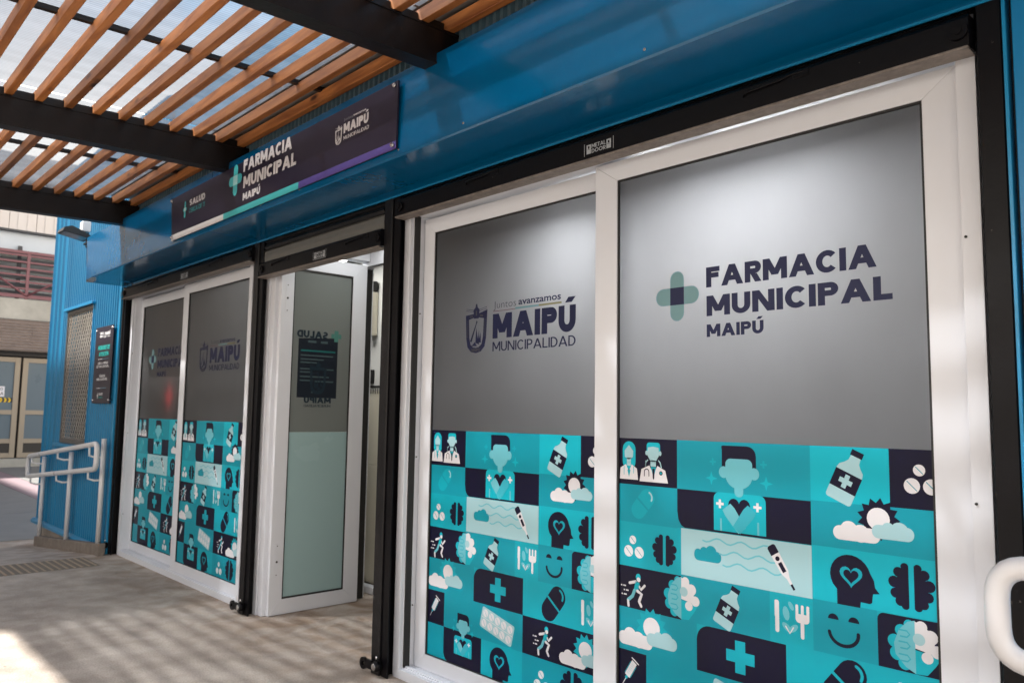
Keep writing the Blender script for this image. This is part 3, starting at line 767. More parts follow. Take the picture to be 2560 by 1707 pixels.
def gear(A, u, v, s):
    """half gut, half flower-gear badge split at u"""
    for i, (du, dv, r) in enumerate(((-.012, -.068, .016), (-.036, -.045, .020), (-.058, -.008, .022), (-.052, .030, .022), (-.028, .058, .020))):
        A.el(u + (du - .006) * s, v + (dv + .002) * s, r * s, r * s, T2, 2 + i * .03)
    A.add([(u, v - .082 * s), (u - .022 * s, v - .075 * s), (u - .050 * s, v - .045 * s), (u - .066 * s, v), (u - .062 * s, v + .035 * s), (u - .03 * s, v + .07 * s), (u, v + .085 * s)], SKY, 2.4)
    for i, dv in enumerate((-.045, -.008, .032)):
        A.stroke([(u - .050 * s, v + dv * s), (u - .025 * s, v + dv * s), (u - .016 * s, v + (dv + .010) * s), (u - .025 * s, v + (dv + .020) * s), (u - .045 * s, v + (dv + .020) * s)], .005 * s, MID, 3)
    A.add([(u, v - .08 * s), (u, v + .005 * s), (u + .055 * s, v + .015 * s), (u + .06 * s, v - .03 * s), (u + .035 * s, v - .065 * s)], WHT, 2.5)
    for i, (du, dv, r, c) in enumerate(((.020, -.066, .018, WHT), (.048, -.038, .022, WHT), (.066, .004, .020, WHT), (.036, .028, .018, WHT))):
        A.el(u + du * s, v + dv * s, r * s, r * s, c, 2.6 + i * .03)
    A.add([(u, v + .01 * s), (u, v + .085 * s), (u + .035 * s, v + .082 * s), (u + .06 * s, v + .05 * s), (u + .08 * s, v + .018 * s)], T2, 2.1)
    A.el(u + .012 * s, v - .025 * s, .019 * s, .019 * s, PAL, 3.2)
def cutlery(A, u, v, s):
    A.rr(u - .060 * s, v - .058 * s, u - .044 * s, v + .060 * s, .008 * s, WHT, 2); A.rr(u - .062 * s, v - .058 * s, u - .050 * s, v + .005 * s, .006 * s, WHT, 2.3)
    A.rr(u + .040 * s, v + .0 * s, u + .054 * s, v + .066 * s, .006 * s, WHT, 2)
    for dx in (.022, .043, .064): A.rr(u + (dx - .001) * s, v - .055 * s, u + (dx + .010) * s, v - .005 * s, .005 * s, WHT, 2.2 + dx)
    A.rr(u + .021 * s, v - .022 * s, u + .074 * s, v + .010 * s, .014 * s, WHT, 2.6)
    for (du, dv, a, r) in ((-.016, -.015, 80, .026), (.004, -.045, 60, .017), (-.014, .035, 40, .022), (.012, .035, 140, .022)):
        ca, sa = math.cos(R(a)), math.sin(R(a))
        P = [(math.cos(R(t)) * r, math.sin(R(t)) * r * .5) for t in range(0, 360, 30)]
        A.add([(u + s * (du + x * ca - y * sa), v + s * (dv + x * sa + y * ca)) for x, y in P], SKY, 3 + du)
    A.stroke([(u - .018 * s, v + .032 * s), (u - .002 * s, v + .055 * s), (u + .012 * s, v + .032 * s)], .005 * s, WHT, 4)
def runner(A, u, v, s):
    A.el(u + .018 * s, v - .060 * s, .013 * s, .015 * s, T2, 2); A.el(u + .020 * s, v - .050 * s, .010 * s, .010 * s, WHT, 3)
    A.add([(u + .004 * s, v - .042 * s), (u + .026 * s, v - .036 * s), (u + .018 * s, v - .002 * s), (u - .006 * s, v - .004 * s)], T2, 2.5)
    A.stroke([(u + .005 * s, v - .040 * s), (u - .028 * s, v - .030 * s)], .012 * s, WHT, 2.2); A.stroke([(u + .024 * s, v - .022 * s), (u + .032 * s, v - .010 * s), (u + .052 * s, v - .030 * s)], .011 * s, WHT, 2.2)
    A.stroke([(u - .002 * s, v - .002 * s), (u - .012 * s, v + .022 * s), (u - .036 * s, v + .042 * s)], .015 * s, SKY, 2.3); A.stroke([(u - .036 * s, v + .046 * s), (u - .034 * s, v + .066 * s)], .012 * s, WHT, 2.6)
    A.stroke([(u + .014 * s, v - .002 * s), (u + .036 * s, v + .008 * s), (u + .024 * s, v + .036 * s)], .014 * s, WHT, 2.3); A.stroke([(u + .022 * s, v + .040 * s), (u + .034 * s, v + .058 * s)], .012 * s, WHT, 2.6)
    for k, (a, b_) in enumerate(((-.075, -.048), (-.060, -.034), (-.072, -.044))):
        y = v + (-.018 + k * .018) * s; A.rect(u + a * s, y, u + (a + .007) * s, y + .006 * s, WHT, 2); A.rect(u + (a + .012) * s, y, u + b_ * s, y + .006 * s, WHT, 2)
def man(A, u, v, s, stars=True):
    """crossed-hands figure; u,v = face centre"""
    A.add([(u - .074 * s, v + .0 * s), (u - .074 * s, v - .078 * s)] + arc(u - .070 * s, v - .090 * s, .006 * s, 180, 270, 2) + arc(u + .036 * s, v - .058 * s, .038 * s, 270, 360, 6) + [(u + .074 * s, v + .01 * s)], NVY, 3)
    A.rr(u - .058 * s, v - .046 * s, u + .058 * s, v + .03 * s, .022 * s, SKY, 4)
    A.el(u, v + .018 * s, .058 * s, .052 * s, SKY, 4.1, 24)
    A.el(u - .066 * s, v + .008 * s, .021 * s, .023 * s, SKY, 4.2); A.el(u + .066 * s, v + .008 * s, .021 * s, .023 * s, SKY, 4.3)
    A.rr(u - .112 * s, v + .087 * s, u + .112 * s, v + .236 * s, .026 * s, T2, 3.6, '1100')
    A.rr(u - .019 * s, v + .05 * s, u + .019 * s, v + .100 * s, .018 * s, SKY, 4.4, '0011')
    A.cross(u - .084 * s, v + .132 * s, .017 * s, .005 * s, WHT, 5); A.cross(u + .078 * s, v + .132 * s, .017 * s, .005 * s, WHT, 5)
    A.add(heart(u, v + .142 * s, .047 * s), NVY, 5)
    for sg in (-1, 1):
        ca, sa = math.cos(R(38 * sg)), math.sin(R(38 * sg))
        P = [(-.022, -.034), (.022, -.034), (.026, -.01), (.020, .075), (-.020, .075), (-.026, -.01)]
        A.add([(u + sg * .034 * s + s * (x * ca - y * sa), v + .168 * s + s * (x * sa + y * ca)) for x, y in P], SKY if sg < 0 else MID, 6 + sg * .3)
        A.rect(u + sg * .080 * s - .004 * s, v + .188 * s, u + sg * .080 * s + .004 * s, v + .236 * s, SKY, 5)
    if stars:
        A.cross(u - .115 * s, v - .03 * s, .014 * s, .004 * s, T0, 2.6); A.cross(u + .105 * s, v - .03 * s, .014 * s, .004 * s, T0, 2.6)
        A.star(u - .122 * s, v + .035 * s, .028 * s, T2, 2.6); A.star(u + .115 * s, v + .04 * s, .028 * s, T2, 2.6)
def capsule(A, u, v, s, ang, c1, c2, hl):
    ca, sa = math.cos(R(ang)), math.sin(R(ang))
    fn = lambda x, y: (u + s * (x * ca - y * sa), v + s * (x * sa + y * ca))
    def body(a):
        a.add(arc(0, -.035, .038, 180, 360, 10) + [(.038, -.004), (-.038, -.004)], c1, 2)
        a.add([(-.038, .004), (.038, .004)] + arc(0, .035, .038, 0, 180, 10), c2, 2)
        a.stroke(arc(.0, -.038, .024, 255, 350, 6), .008, hl, 3)
    A.xf(fn, body)
def syringe(A, u, v, s):
    ca, sa = math.cos(R(32)), math.sin(R(32)); fn = lambda x, y: (u + s * (x * ca - y * sa), v + s * (x * sa + y * ca))
    def body(a):
        a.rect(-.014, -.040, .014, .034, WHT, 2); a.rect(-.022, -.050, .022, -.045, WHT, 2); a.rect(-.006, .034, .006, .048, T2, 2); a.rect(-.0015, .048, .0015, .078, WHT, 2)
        a.rect(-.018, -.030, -.0155, .030, T2, 2); a.rect(.0155, -.030, .018, .030, T2, 2)
        for k in range(6): a.rect(-.010, -.026 + k * .009, .006, -.0245 + k * .009, PAL, 3)
    A.xf(fn, body)
def thermo(A, u, v, s):
    ca, sa = math.cos(R(-32)), math.sin(R(-32)); fn = lambda x, y: (u + s * (x * ca - y * sa), v + s * (x * sa + y * ca))
    def body(a):
        a.rr(-.018, -.088, .018, -.052, .010, NVY, 6, '1100')
        a.add([(-.018, -.052), (.018, -.052), (.016, .02), (.006, .045), (.005, .068), (-.005, .068), (-.006, .045), (-.016, .02)], WHT, 6)
        a.rect(-.0045, .068, .0045, .090, NVY, 6); a.el(0, -.034, .009, .009, NVY, 7); a.rect(-.008, -.018, .008, .020, NVY, 7)
    A.xf(fn, body)
def blister(A, u, v, s):
    ca, sa = math.cos(R(14)), math.sin(R(14)); fn = lambda x, y: (u + s * (x * ca - y * sa), v + s * (x * sa + y * ca))
    def body(a):
        a.rr(-.126, -.050, .126, .060, .012, PAL, 2)
        for i in range(5):
            for j in (-1, 1):
                cx, cy = -.096 + i * .048, .005 + j * .026
                a.el(cx, cy, .020, .020, WHT, 3); a.stroke([(cx - .013, cy - .013), (cx + .013, cy + .013)], .002, MID, 4, False)
        a.rect(-.122, .003, .122, .006, WHT, 2.6)
    A.xf(fn, body)
def artwork():
    A = Art()
    A.rect(0, 0, 1.31, 1.262, T0, 0)
    # row 1
    A.rect(0, 0, .303, .199, NVY, 1); A.rect(.303, 0, .876, .199, T1, 1); A.rect(.876, 0, 1.152, .195, T2, 1); A.rect(1.152, 0, 1.31, .194, NVY, 1)
    # doctors
    for (u, fem) in ((.052, 1), (.182, 0)):
        if fem: A.rr(u - .034, .014, u + .036, .135, .034, T2, 2, '1111'); A.add([(u - .024, .055), (u, .030), (u + .024, .055), (u + .022, .082), (u, .094), (u - .022, .082)], PAL, 3); A.rect(u - .011, .085, u + .011, .12, PAL, 3); A.add([(u - .050, .178), (u - .046, .130), (u - .016, .113), (u, .145), (u + .016, .113), (u + .044, .130), (u + .050, .178)], WHT, 3.4); A.add([(u - .008, .137), (u + .010, .137), (u + .001, .168)], T0, 4); A.stroke([(u - .026, .122), (u - .026, .158)], .003, T2, 4); A.stroke([(u + .026, .122), (u + .026, .150)], .003, T2, 4)
        else:
            A.rr(u - .034, .015, u + .036, .06, .014, T2, 2, '1100'); A.add([(u - .028, .036), (u, .032), (u + .028, .036), (u + .030, .070), (u + .012, .096), (u - .012, .096), (u - .030, .070)], PAL, 3); A.rect(u - .014, .09, u + .014, .116, PAL, 3)
            A.el(u - .034, .060, .007, .010, PAL, 3.2); A.el(u + .036, .060, .007, .010, PAL, 3.2)
            A.add([(u - .072, .182), (u - .062, .130), (u - .020, .112), (u + .002, .150), (u + .022, .112), (u + .062, .130), (u + .076, .182)], WHT, 3.4)
            A.add([(u - .012, .118), (u + .016, .118), (u + .002, .166)], T0, 4); A.add([(u - .004, .125), (u + .008, .125), (u + .006, .165), (u + .002, .172), (u - .002, .165)], NVY, 4.5)
            A.stroke(arc(u - .034, .140, .012, 180, 360, 6) + [(u - .022, .158)], .004, NVY, 4); A.stroke([(u - .046, .140), (u - .046, .158)], .004, NVY, 4); A.el(u + .040, .142, .009, .009, NVY, 4); A.el(u + .040, .142, .005, .005, T0, 4.5)
            A.stroke(arc(u, .108, .040, 200, 160 - 180 + 20, 1)[:1] + [(u - .040, .118), (u - .036, .098), (u - .028, .090)], .005, PAL, 3.8); A.stroke([(u + .042, .118), (u + .036, .098), (u + .028, .090)], .005, PAL, 3.8)
    bottle(A, 1.012, .102, 1.0); pills(A, 1.247, .119, 1.0)
    # row 2
    A.rect(0, .199, .303, .36, T1, 1)
    capsule(A, .127, .278, 1.0, 40, T0, T0, PAL)
    A.rect(.303, .199, .876, .354, NVY, 1); A.add([(.303, .29), (.309, .325), (.322, .345), (.346, .3565), (.303, .3565)], T1, 1.4)
    A.rect(.876, .195, 1.31, .352, T1, 1.1)
    man(A, .588, .110, 1.0)
    sun_cloud(A, 1.112, .238, 1.0, NVY)
    # row 3
    A.rect(0, .36, .322, .548, T0, 1); A.rect(.322, .356, .876, .542, PAL, 4.6); A.rect(.876, .352, 1.31, .54, T2, 1)
    pills(A, .074, .484, .95); brain(A, .238, .457, 1.0)
    A.rr(.384, .430, .508, .474, .020, T1, 5); A.el(.462, .434, .025, .024, T1, 5.05); A.el(.430, .436, .018, .018, T1, 5.1); A.el(.403, .446, .018, .018, T1, 5.15)
    for k, (u0, v0) in enumerate(((.425, .388), (.50, .430), (.515, .472))):
        A.stroke([(u0 + i * .0155, v0 + .009 * math.sin(i * .95 + .6)) for i in range(18 if k else 19)], .006, SKY, 5.3)
    thermo(A, .762, .448, .98)
    head(A, 1.012, .440, .98); brain(A, 1.212, .445, 1.18)
    # row 4
    A.rect(0, .548, .32, .722, NVY, 1); A.rect(.32, .542, .71, .722, T1, 1.1); A.rect(.71, .542, .876, .722, T0, 1.2); A.rect(.876, .54, 1.10, .718, T1, 1.1)
    A.rr(1.10, .543, 1.32, .718, .022, NVY, 1.3, '1000')
    runner(A, .085, .648, 1.0); gear(A, .321, .634, 1.0); bottle(A, .538, .632, .88); cutlery(A, .790, .625, .98); smile(A, .985, .628, 1.05); gear(A, 1.218, .632, 1.0)
    # row 5
    A.rect(0, .722, .393, .90, T1, 1); sun_cloud(A, .172, .785, 1.12, T0)
    A.rr(.393, .722, .772, .90, .058, NVY, 1.3, '1000'); A.cross(.585, .810, .060, .0215, T0, 2.3)
    A.rect(.772, .718, 1.10, .90, T0, 1); capsule(A, .982, .808, 1.32, 38, NVY, NVY, T0)
    A.rect(1.10, .718, 1.31, .90, T0, 1.1); cutlery(A, 1.222, .812, .98)
    # row 6
    A.rect(0, .90, .145, 1.081, NVY, 1); syringe(A, .062, .978, 1.0); A.rect(.145, .90, .772, 1.081, T1, 1)
    blister(A, .582, .988, 1.0)
    A.rect(.772, .90, 1.31, 1.081, NVY, 1); runner(A, .920, .998, 1.0); sun_cloud(A, 1.188, .982, 1.05, T0)
    # row 7
    A.rect(0, 1.081, .145, 1.262, T1, 1); A.rr(.145, 1.081, .462, 1.262, .05, NVY, 1.2, '0001'); A.rect(.462, 1.081, .772, 1.262, T0, 1); A.rect(.772, 1.081, 1.31, 1.262, T1, 1)
    man(A, .312, 1.048, .66, True); head(A, .600, 1.166, .98); pills(A, .905, 1.208, 1.0); brain(A, 1.108, 1.172, 1.25)
    return A
ART = artwork()
def decal_mesh(x0, y, zd, W, H=1.262):
    b = MB()
    for pts, c, lay in ART.ops:
        p = clip(pts, W, H)
        # drop repeated points
        q_ = []
        for a in p:
            if not q_ or math.hypot(a[0] - q_[-1][0], a[1] - q_[-1][1]) > 1e-5: q_.append(a)
        if len(q_) > 1 and math.hypot(q_[0][0] - q_[-1][0], q_[0][1] - q_[-1][1]) <= 1e-5: q_.pop()
        if len(q_) < 3: continue
        area = sum(q_[i - 1][0] * q_[i][1] - q_[i][0] * q_[i - 1][1] for i in range(len(q_)))
        if abs(area) < 1e-9: continue
        if area < 0: q_ = q_[::-1]
        yy = y - lay * .00022
        b.poly([(x0 + a[0], yy, zd - a[1]) for a in q_], c)
    return b

VS = lambda r, g, b, k=.42: tuple(c * k for c in S(r, g, b))
m_txt_navy = mat('navy_vinyl', VS(18, 34, 100, .36), .4, 0, .3)
m_txt_navy2 = mat('navy_vinyl_light', VS(90, 92, 108), .4)
m_txt_teal = mat('pale_teal_vinyl', VS(140, 196, 206, .44), .4)
m_txt_yel = mat('yellow_vinyl', VS(165, 160, 96), .4)
m_txt_red = mat('pink_vinyl', VS(160, 60, 100), .4)
def crest(b, cx, zb, zt, fn, dark=0, light=None, w=None):
    """municipal shield: band, crown tower, rays, inner hill and name at foot; fn maps (x,z)"""
    H = zt - zb; w = w or H * .74; h = w / 2
    def P(pts, mi): b.poly([fn(cx + x * h, zb + z * H) for x, z in pts], mi)
    out = [(-.92, .80), (-.98, .78), (-.90, .30), (-.78, .12), (-.45, .02), (0, -.01), (.45, .02), (.78, .12), (.90, .30), (.98, .84), (.72, .81)]
    inn = [(-.68, .70), (-.62, .30), (-.5, .17), (-.25, .11), (0, .10), (.25, .11), (.5, .17), (.62, .30), (.68, .72)]
    k = 16
    # ring strips: left, right, bottom, top
    P([(-.98, .78), (-.90, .30), (-.62, .32), (-.68, .72)], dark); P([(.68, .72), (.62, .32), (.90, .30), (.98, .84)], dark)
    P([(-.90, .30), (-.78, .12), (-.45, .02), (0, -.01), (.45, .02), (.78, .12), (.90, .30), (.62, .32), (.5, .17), (.25, .11), (0, .10), (-.25, .11), (-.5, .17), (-.62, .32)], dark)
    P([(-.98, .78), (-.68, .69), (-.2, .72), (-.2, .80)], dark); P([(.2, .80), (.2, .72), (.68, .69), (.98, .84), (.98, .86)], dark)
    P([(-.22, .70), (.22, .70), (.28, .88), (.10, .93), (.05, 1.0), (-.05, 1.0), (-.10, .93), (-.28, .88)], dark)
    for sg in (-1, 1):
        for j in range(2): P([(sg * .25, .84 + j * .03), (sg * .95, .875 + j * .04), (sg * .95, .883 + j * .04), (sg * .25, .85 + j * .03)], dark)
    P([(-.55, .24), (-.40, .22), (.05, .60), (.12, .62), (.02, .66), (-.05, .58)], dark); P([(-.05, .20), (.30, .16), (.12, .34), (.0, .52)], dark)
    P([(.15, .20), (.45, .20), (.40, .42), (.30, .28), (.25, .48)], dark); P([(-.4, .14), (.1, .13), (-.1, .22), (-.25, .18)], dark)
    if light is not None:
        add_caps(b, 'MAIPÚ', cx - h * .38, cx + h * .38, zb + H * .025, zb + H * .085, lambda x, z, d=0: fn(x, z, .0006 + d), 0.18, light)
        P2 = lambda pts: b.poly([fn(cx + x * h, zb + z * H, .0006) for x, z in pts], light)
        P2([(-.05, .76), (.05, .76), (.05, .86), (-.05, .86)])
        for sg in (-1, 1):
            for j in range(9): P2([(sg * .74, .33 + j * .04), (sg * .84, .33 + j * .04), (sg * .84, .345 + j * .04), (sg * .74, .345 + j * .04)])
            P2([(sg * .32, .745), (sg * .60, .73), (sg * .60, .755), (sg * .32, .77)])
def maipu_logo(b, x0, fn):
    """x0 = glass left edge"""
    X = lambda x: x0 + (x + 3.658)
    crest(b, X(-3.278), 1.838, 2.109, fn, 0, 5, .186)
    add_text(b, 'Juntos', X(-3.136), X(-2.960), 2.071, 2.108, fn, -.012, 1)
    add_text(b, 'avanzamos', X(-2.942), X(-2.637), 2.074, 2.098, fn, .02, 0, lower=True)
    f2 = lambda x, z: fn(x, z)
    for (a, c, z0, z1, mi) in ((-3.139, -2.966, 2.0535, 2.0565, 4), (-2.966, -2.792, 2.053, 2.0625, 2), (-2.792, -2.632, 2.053, 2.0625, 3)):
        b.poly([fn(X(a), z0), fn(X(c), z0), fn(X(c), z1), fn(X(a), z1)], mi)
    add_caps(b, 'MAIPÚ', X(-3.141), X(-2.537), 1.907, 2.040, fn, 0.31, 0)
    add_caps(b, 'MUNICIPALIDAD', X(-3.140), X(-2.537), 1.838, 1.889, fn, 0.135, 0)
def farmacia_logo(b, x0, fn):
    X = lambda x: x0 + (x + 2.2226)
    # plus sign with rounded arms and dark centre
    def pl(pts, mi, d=0): b.poly([fn(x, z, d) for x, z in pts], mi)
    cx, cz, wv, wh = X(-1.908), 2.008, .0345, .037
    pl([(cx - wv, cz + wh)] + [(cx + wv * math.cos(R(a)) , cz + .072 + .034 * math.sin(R(a))) for a in range(180, -1, -20)] + [(cx + wv, cz + wh)], 2)
    pl([(cx + wv, cz - wh)] + [(cx + wv * math.cos(R(a)), cz - .072 + .034 * math.sin(R(a))) for a in range(0, -181, -20)] + [(cx - wv, cz - wh)], 2)
    pl([(cx - wv, cz - wh)] + [(cx - .072 + .036 * math.cos(R(a)), cz + wh * math.sin(R(a))) for a in range(270, 89, -20)] + [(cx - wv, cz + wh)], 2)
    pl([(cx + wv, cz + wh)] + [(cx + .072 + .036 * math.cos(R(a)), cz + wh * math.sin(R(a))) for a in range(90, -91, -20)] + [(cx + wv, cz - wh)], 2)
    pl([(cx - wv, cz - wh), (cx + wv, cz - wh), (cx + wv, cz + wh), (cx - wv, cz + wh)], 0, .0004)
    add_caps(b, 'FARMACIA', X(-1.766), X(-1.084), 2.029, 2.112, fn, 0.27, 0)
    add_caps(b, 'MUNICIPAL', X(-1.765), X(-1.034), 1.911, 1.994, fn, 0.27, 0)
    add_caps(b, 'MAIPÚ', X(-1.765), X(-1.513), 1.826, 1.877, fn, 0.27, 0)
TXM = [m_txt_navy, m_txt_navy2, m_txt_teal, m_txt_yel, m_txt_red, mat('vinyl_gap', VS(120, 120, 118, .35), .4)]

# ------------------------------------------------------------------ window frames, doors
def ring(b, x0, x1, z0, z1, y0, y1, wl, wr, wb, wt, bev=.003):
    """four members mitred: opening is inset by the widths"""
    i0, i1, j0, j1 = x0 + wl, x1 - wr, z0 + wb, z1 - wt
    for quad in (((x0, z0), (x0, z1), (i0, j1), (i0, j0)), ((x1, z0), (i1, j0), (i1, j1), (x1, z1)), ((x0, z0), (i0, j0), (i1, j0), (x1, z0)), ((x0, z1), (x1, z1), (i1, j1), (i0, j1))):
        bm = bmesh.new(); vs = []
        c = (sum(p[0] for p in quad) / 4, sum(p[1] for p in quad) / 4)
        g = .0006
        q_ = [(p[0] + (c[0] - p[0]) * 0, p[1]) for p in quad]
        f0 = [bm.verts.new((x, y0, z)) for x, z in q_]; f1 = [bm.verts.new((x, y1, z)) for x, z in q_]
        bm.faces.new(f0); bm.faces.new(f1[::-1])
        for i in range(4): bm.faces.new((f0[i], f1[i], f1[(i + 1) % 4], f0[(i + 1) % 4]))
        bmesh.ops.recalc_face_normals(bm, faces=bm.faces)
        if bev: bmesh.ops.bevel(bm, geom=[e for e in bm.edges], offset=bev, segments=2, profile=.6, affect='EDGES')
        b.add_bm(bm)
ZT, ZB, ZD = 2.5723, .1441, 1.406
def sash(win, x0g, x1g, wl, wr, yf, logo, label):
    """glass opening x0g..x1g; front face of the sash at yf"""
    b = MB(); ring(b, x0g - wl, x1g + wr, ZB - .085, ZT + .088, yf - .006, yf + .042, wl, wr, .085, .088)
    s_ = b.build('sash', m_alu, win); s_['label'] = label
    W = x1g - x0g
    b = MB(); y = yf + .010
    b.poly([(x0g, y, ZB), (x1g, y, ZB), (x1g, y, ZT), (x0g, y, ZT)]); b.poly([(x0g, y + .006, ZB), (x0g, y + .006, ZT), (x1g, y + .006, ZT), (x1g, y + .006, ZB)])
    g = b.build('glass', m_film, s_)
    b = MB(); t = .008
    for (a, c, d, e) in ((x0g, x0g + t, ZB, ZT), (x1g - t, x1g, ZB, ZT), (x0g + t, x1g - t, ZT - t, ZT), (x0g + t, x1g - t, ZB, ZB + .004)): b.box(a, c, yf + .0, yf + .009, d, e, 0)
    b.build('gasket', m_gasket, s_)
    decal_mesh(x0g + .008, yf + .0085, ZD, W - .014).build('decal', DM, s_)
    b = MB(); fn = lambda x, z, d=0: (x, yf + .0088 - d, z)
    (maipu_logo if logo == 'maipu' else farmacia_logo)(b, x0g, fn)
    b.build('lettering', TXM, s_)
    return s_
def window(x0, x1, label, sashes, gname):
    w = thing('sliding_window', ((x0 + x1) / 2, 0, 0), label, 'window', gname)
    b = MB(); ring(b, x0, x1, 0.0, 2.80, -.034, -.012, .058, .058, .052, .11, .002); ring(b, x0, x1, 0.0, 2.80, -.012, .11, .064, .064, .058, .12, .002)
    b.build('frame', m_alu, w)
    quick('sill_track', m_alu, w, x0 + .066, x1 - .066, .00, .018, .0585, .0645, .001)
    for s_ in sashes: sash(w, *s_)
    return w
window(-3.836, -.745, 'large white sliding window right of the door, nearest the camera', [(-3.658, -2.30, .095, .07, .061, 'maipu', 'rear sash with the crest lettering'), (-2.2226, -.9172, .1275, .112, 0.0, 'farmacia', 'front sash with the big pharmacy lettering')], 'white sliding shopfront windows')
window(-8.797, -5.895, 'white sliding window left of the door, next to the ramp', [(-8.685, -7.33, .09, .07, .061, 'farmacia', 'rear sash, lettering partly hidden'), (-7.2872, -6.0178, .115, .085, 0.0, 'maipu', 'front sash with the crest lettering')], 'white sliding shopfront windows')

for (wx, wy) in ((-3.688, -.013), (-.79, -.035), (-8.735, -.013)):
    par = [o for o in bpy.data.objects if o.name.startswith('sliding_window') and ((o.location.x > -5) == (wx > -5))][0]
    for i in range(3):
        k = MB(); z = .42 + i * .83; k.tube([(wx, wy - .0, z), (wx, wy - .0035, z)], .0045, 8); k.build('screw', m_gasket, par)
# door jamb + leaf standing open into the shop
dr = thing('entrance_door', (-5.49, .4, 0), 'white glazed door standing open inward with mirrored lettering and a dark poster', 'door')
b = MB(); b.box(-5.705, -5.60, -.03, .10, 0, 2.80, .003); b.box(-5.598, -5.53, -.02, .06, 0, 2.80, .003); b.build('jamb', m_alu, dr)
def yring(b, xf, xb, y0, y1, z0, z1, wl, wr, wb, wt):
    k = MB(); ring(k, y0, y1, z0, z1, 0, 1, wl, wr, wb, wt, 0)
    for f in range(0): pass
    for v in k.v: b.v.append((xf + (xb - xf) * v[1], v[0], v[2]))
    n = len(b.v) - len(k.v)
    for f in k.f: b.f.append(tuple(n + i for i in f)); b.mi.append(0); b.sm.append(False)
b = MB(); yring(b, -5.49, -5.535, .012, .768, .004, 2.708, .106, .130, .11, .108)
lf = b.build('leaf', m_alu, dr)
md_ = lf.modifiers.new('bevel', 'BEVEL'); md_.width = .003; md_.segments = 2
GY0, GY1, GZ0, GZ1 = .118, .638, .114, 2.60
b = MB(); b.box(-5.510, -5.504, GY0, GY1, 1.345, GZ1, 0); b.build('glass', m_film_door, lf)
b = MB(); b.box(-5.5105, -5.5035, GY0, GY1, GZ0, 1.343, 0); b.build('lower_glass', m_film_low, lf)
b = MB()
for (a, c, d, e) in ((GY0, GY0 + .008, GZ0, GZ1), (GY1 - .009, GY1, GZ0, GZ1), (GY0 + .008, GY1 - .009, GZ1 - .012, GZ1), (GY0 + .008, GY1 - .009, GZ0, GZ0 + .012)): b.box(-5.5035, -5.494, a, c, d, e, 0)
b.build('gasket', m_gasket, lf)
for (z0, z1) in ((2.25, 2.475), (.28, .52)):
    b = MB(); b.box(-5.490, -5.487, .048, .080, z0, z1, .001); b.tube([(-5.488, .064, z0 + .11), (-5.484, .064, z0 + .11)], .008, 10, mi=1)
    b.tube([(-5.488, .064, z0 + .015), (-5.485, .064, z0 + .015)], .004, 8, mi=1); b.tube([(-5.488, .064, z1 - .015), (-5.485, .064, z1 - .015)], .004, 8, mi=1)
    b.build('lock_plate', [m_alu, m_gasket], lf)
# poster and mirrored prints: text +x runs towards -y
m_post = mat('dark_poster', (.006, .011, .02), .4); m_posttxt = mat('poster_print', (.05, .085, .095), .5); m_postteal = mat('poster_teal', (.005, .11, .11), .5)
m_dtxt = mat('dark_teal_vinyl', (.008, .022, .035), .4); m_dteal = mat('green_teal_vinyl', (.06, .19, .16), .5)
b = MB()
PX = -5.5033
def fy(y, z, d=0): return (PX + .0004 + d, .7 - y, z)   # y here = distance leftwards from y=.7 (mirrored)
b.poly([(PX, .178, 1.608), (PX, .522, 1.606), (PX, .522, 2.085), (PX, .178, 2.063)], 0)
def ry(y0, y1, z0, z1, mi): b.poly([(PX + .0003, y0, z0), (PX + .0003, y1, z0), (PX + .0003, y1, z1), (PX + .0003, y0, z1)], mi)
ry(.20, .50, 1.965, 1.978, 2); ry(.26, .33, 2.035, 2.052, 1); ry(.37, .43, 2.035, 2.052, 1)
for (y0, y1, z) in ((.20, .48, 1.93), (.20, .40, 1.90), (.20, .34, 1.875), (.20, .28, 1.825), (.36, .49, 1.825), (.20, .30, 1.80), (.20, .45, 1.765), (.20, .31, 1.735), (.33, .49, 1.73), (.30, .37, 1.645)): ry(y0, y1, z, z + .010, 1)
b.build('poster', [m_post, m_posttxt, m_postteal], lf)
b = MB()
add_caps(b, 'SALUD', .7 - .428, .7 - .162, 2.072, 2.128, lambda x, z, d=0: fy(x, z, .0012 + d), 0.28, 0)
add_caps(b, 'MAIPÚ', .7 - .475, .7 - .240, 1.567, 1.612, lambda x, z, d=0: fy(x, z, .0012 + d), 0.28, 0)
add_caps(b, 'MUNICIPALIDAD', .7 - .473, .7 - .240, 1.536, 1.555, lambda x, z, d=0: fy(x, z, .0012 + d), 0.125, 0)
crest(b, .7 - .355, 1.635, 1.90, lambda x, z, d=0: fy(x, z, .0015 + d), 0, None, .15)
cx, cz = .7 - .505, 2.10
for (a0, a1, c0, c1) in ((-.018, .018, -.045, .045), (-.045, -.019, -.018, .018), (.019, .045, -.018, .018)):
    b.poly([fy(cx + a0, cz + c0, .0010), fy(cx + a1, cz + c0, .0010), fy(cx + a1, cz + c1, .0010), fy(cx + a0, cz + c1, .0010)], 1)
b.build('lettering', [m_dtxt, m_dteal], lf)

# vestibule header and inner frame behind the leaf
vf = thing('inner_door_frame', (-5.2, .82, 0), 'white inner door frame with black gasket behind the open leaf', 'door frame')
quick('header', m_alu, vf, -5.62, -3.9, .80, .90, 2.712, 2.86, .003); quick('gasket', m_gasket, vf, -5.56, -3.95, .792, .799, 2.695, 2.711, 0)
quick('jamb', m_alu, vf, -5.62, -5.566, .80, .88, .005, 2.71, .003); quick('gasket', m_gasket, vf, -5.565, -5.553, .795, .86, .005, 2.694, 0)
quick('side_transom', m_alu, vf, -5.62, -5.50, .05, .80, 2.75, 2.90, .003)
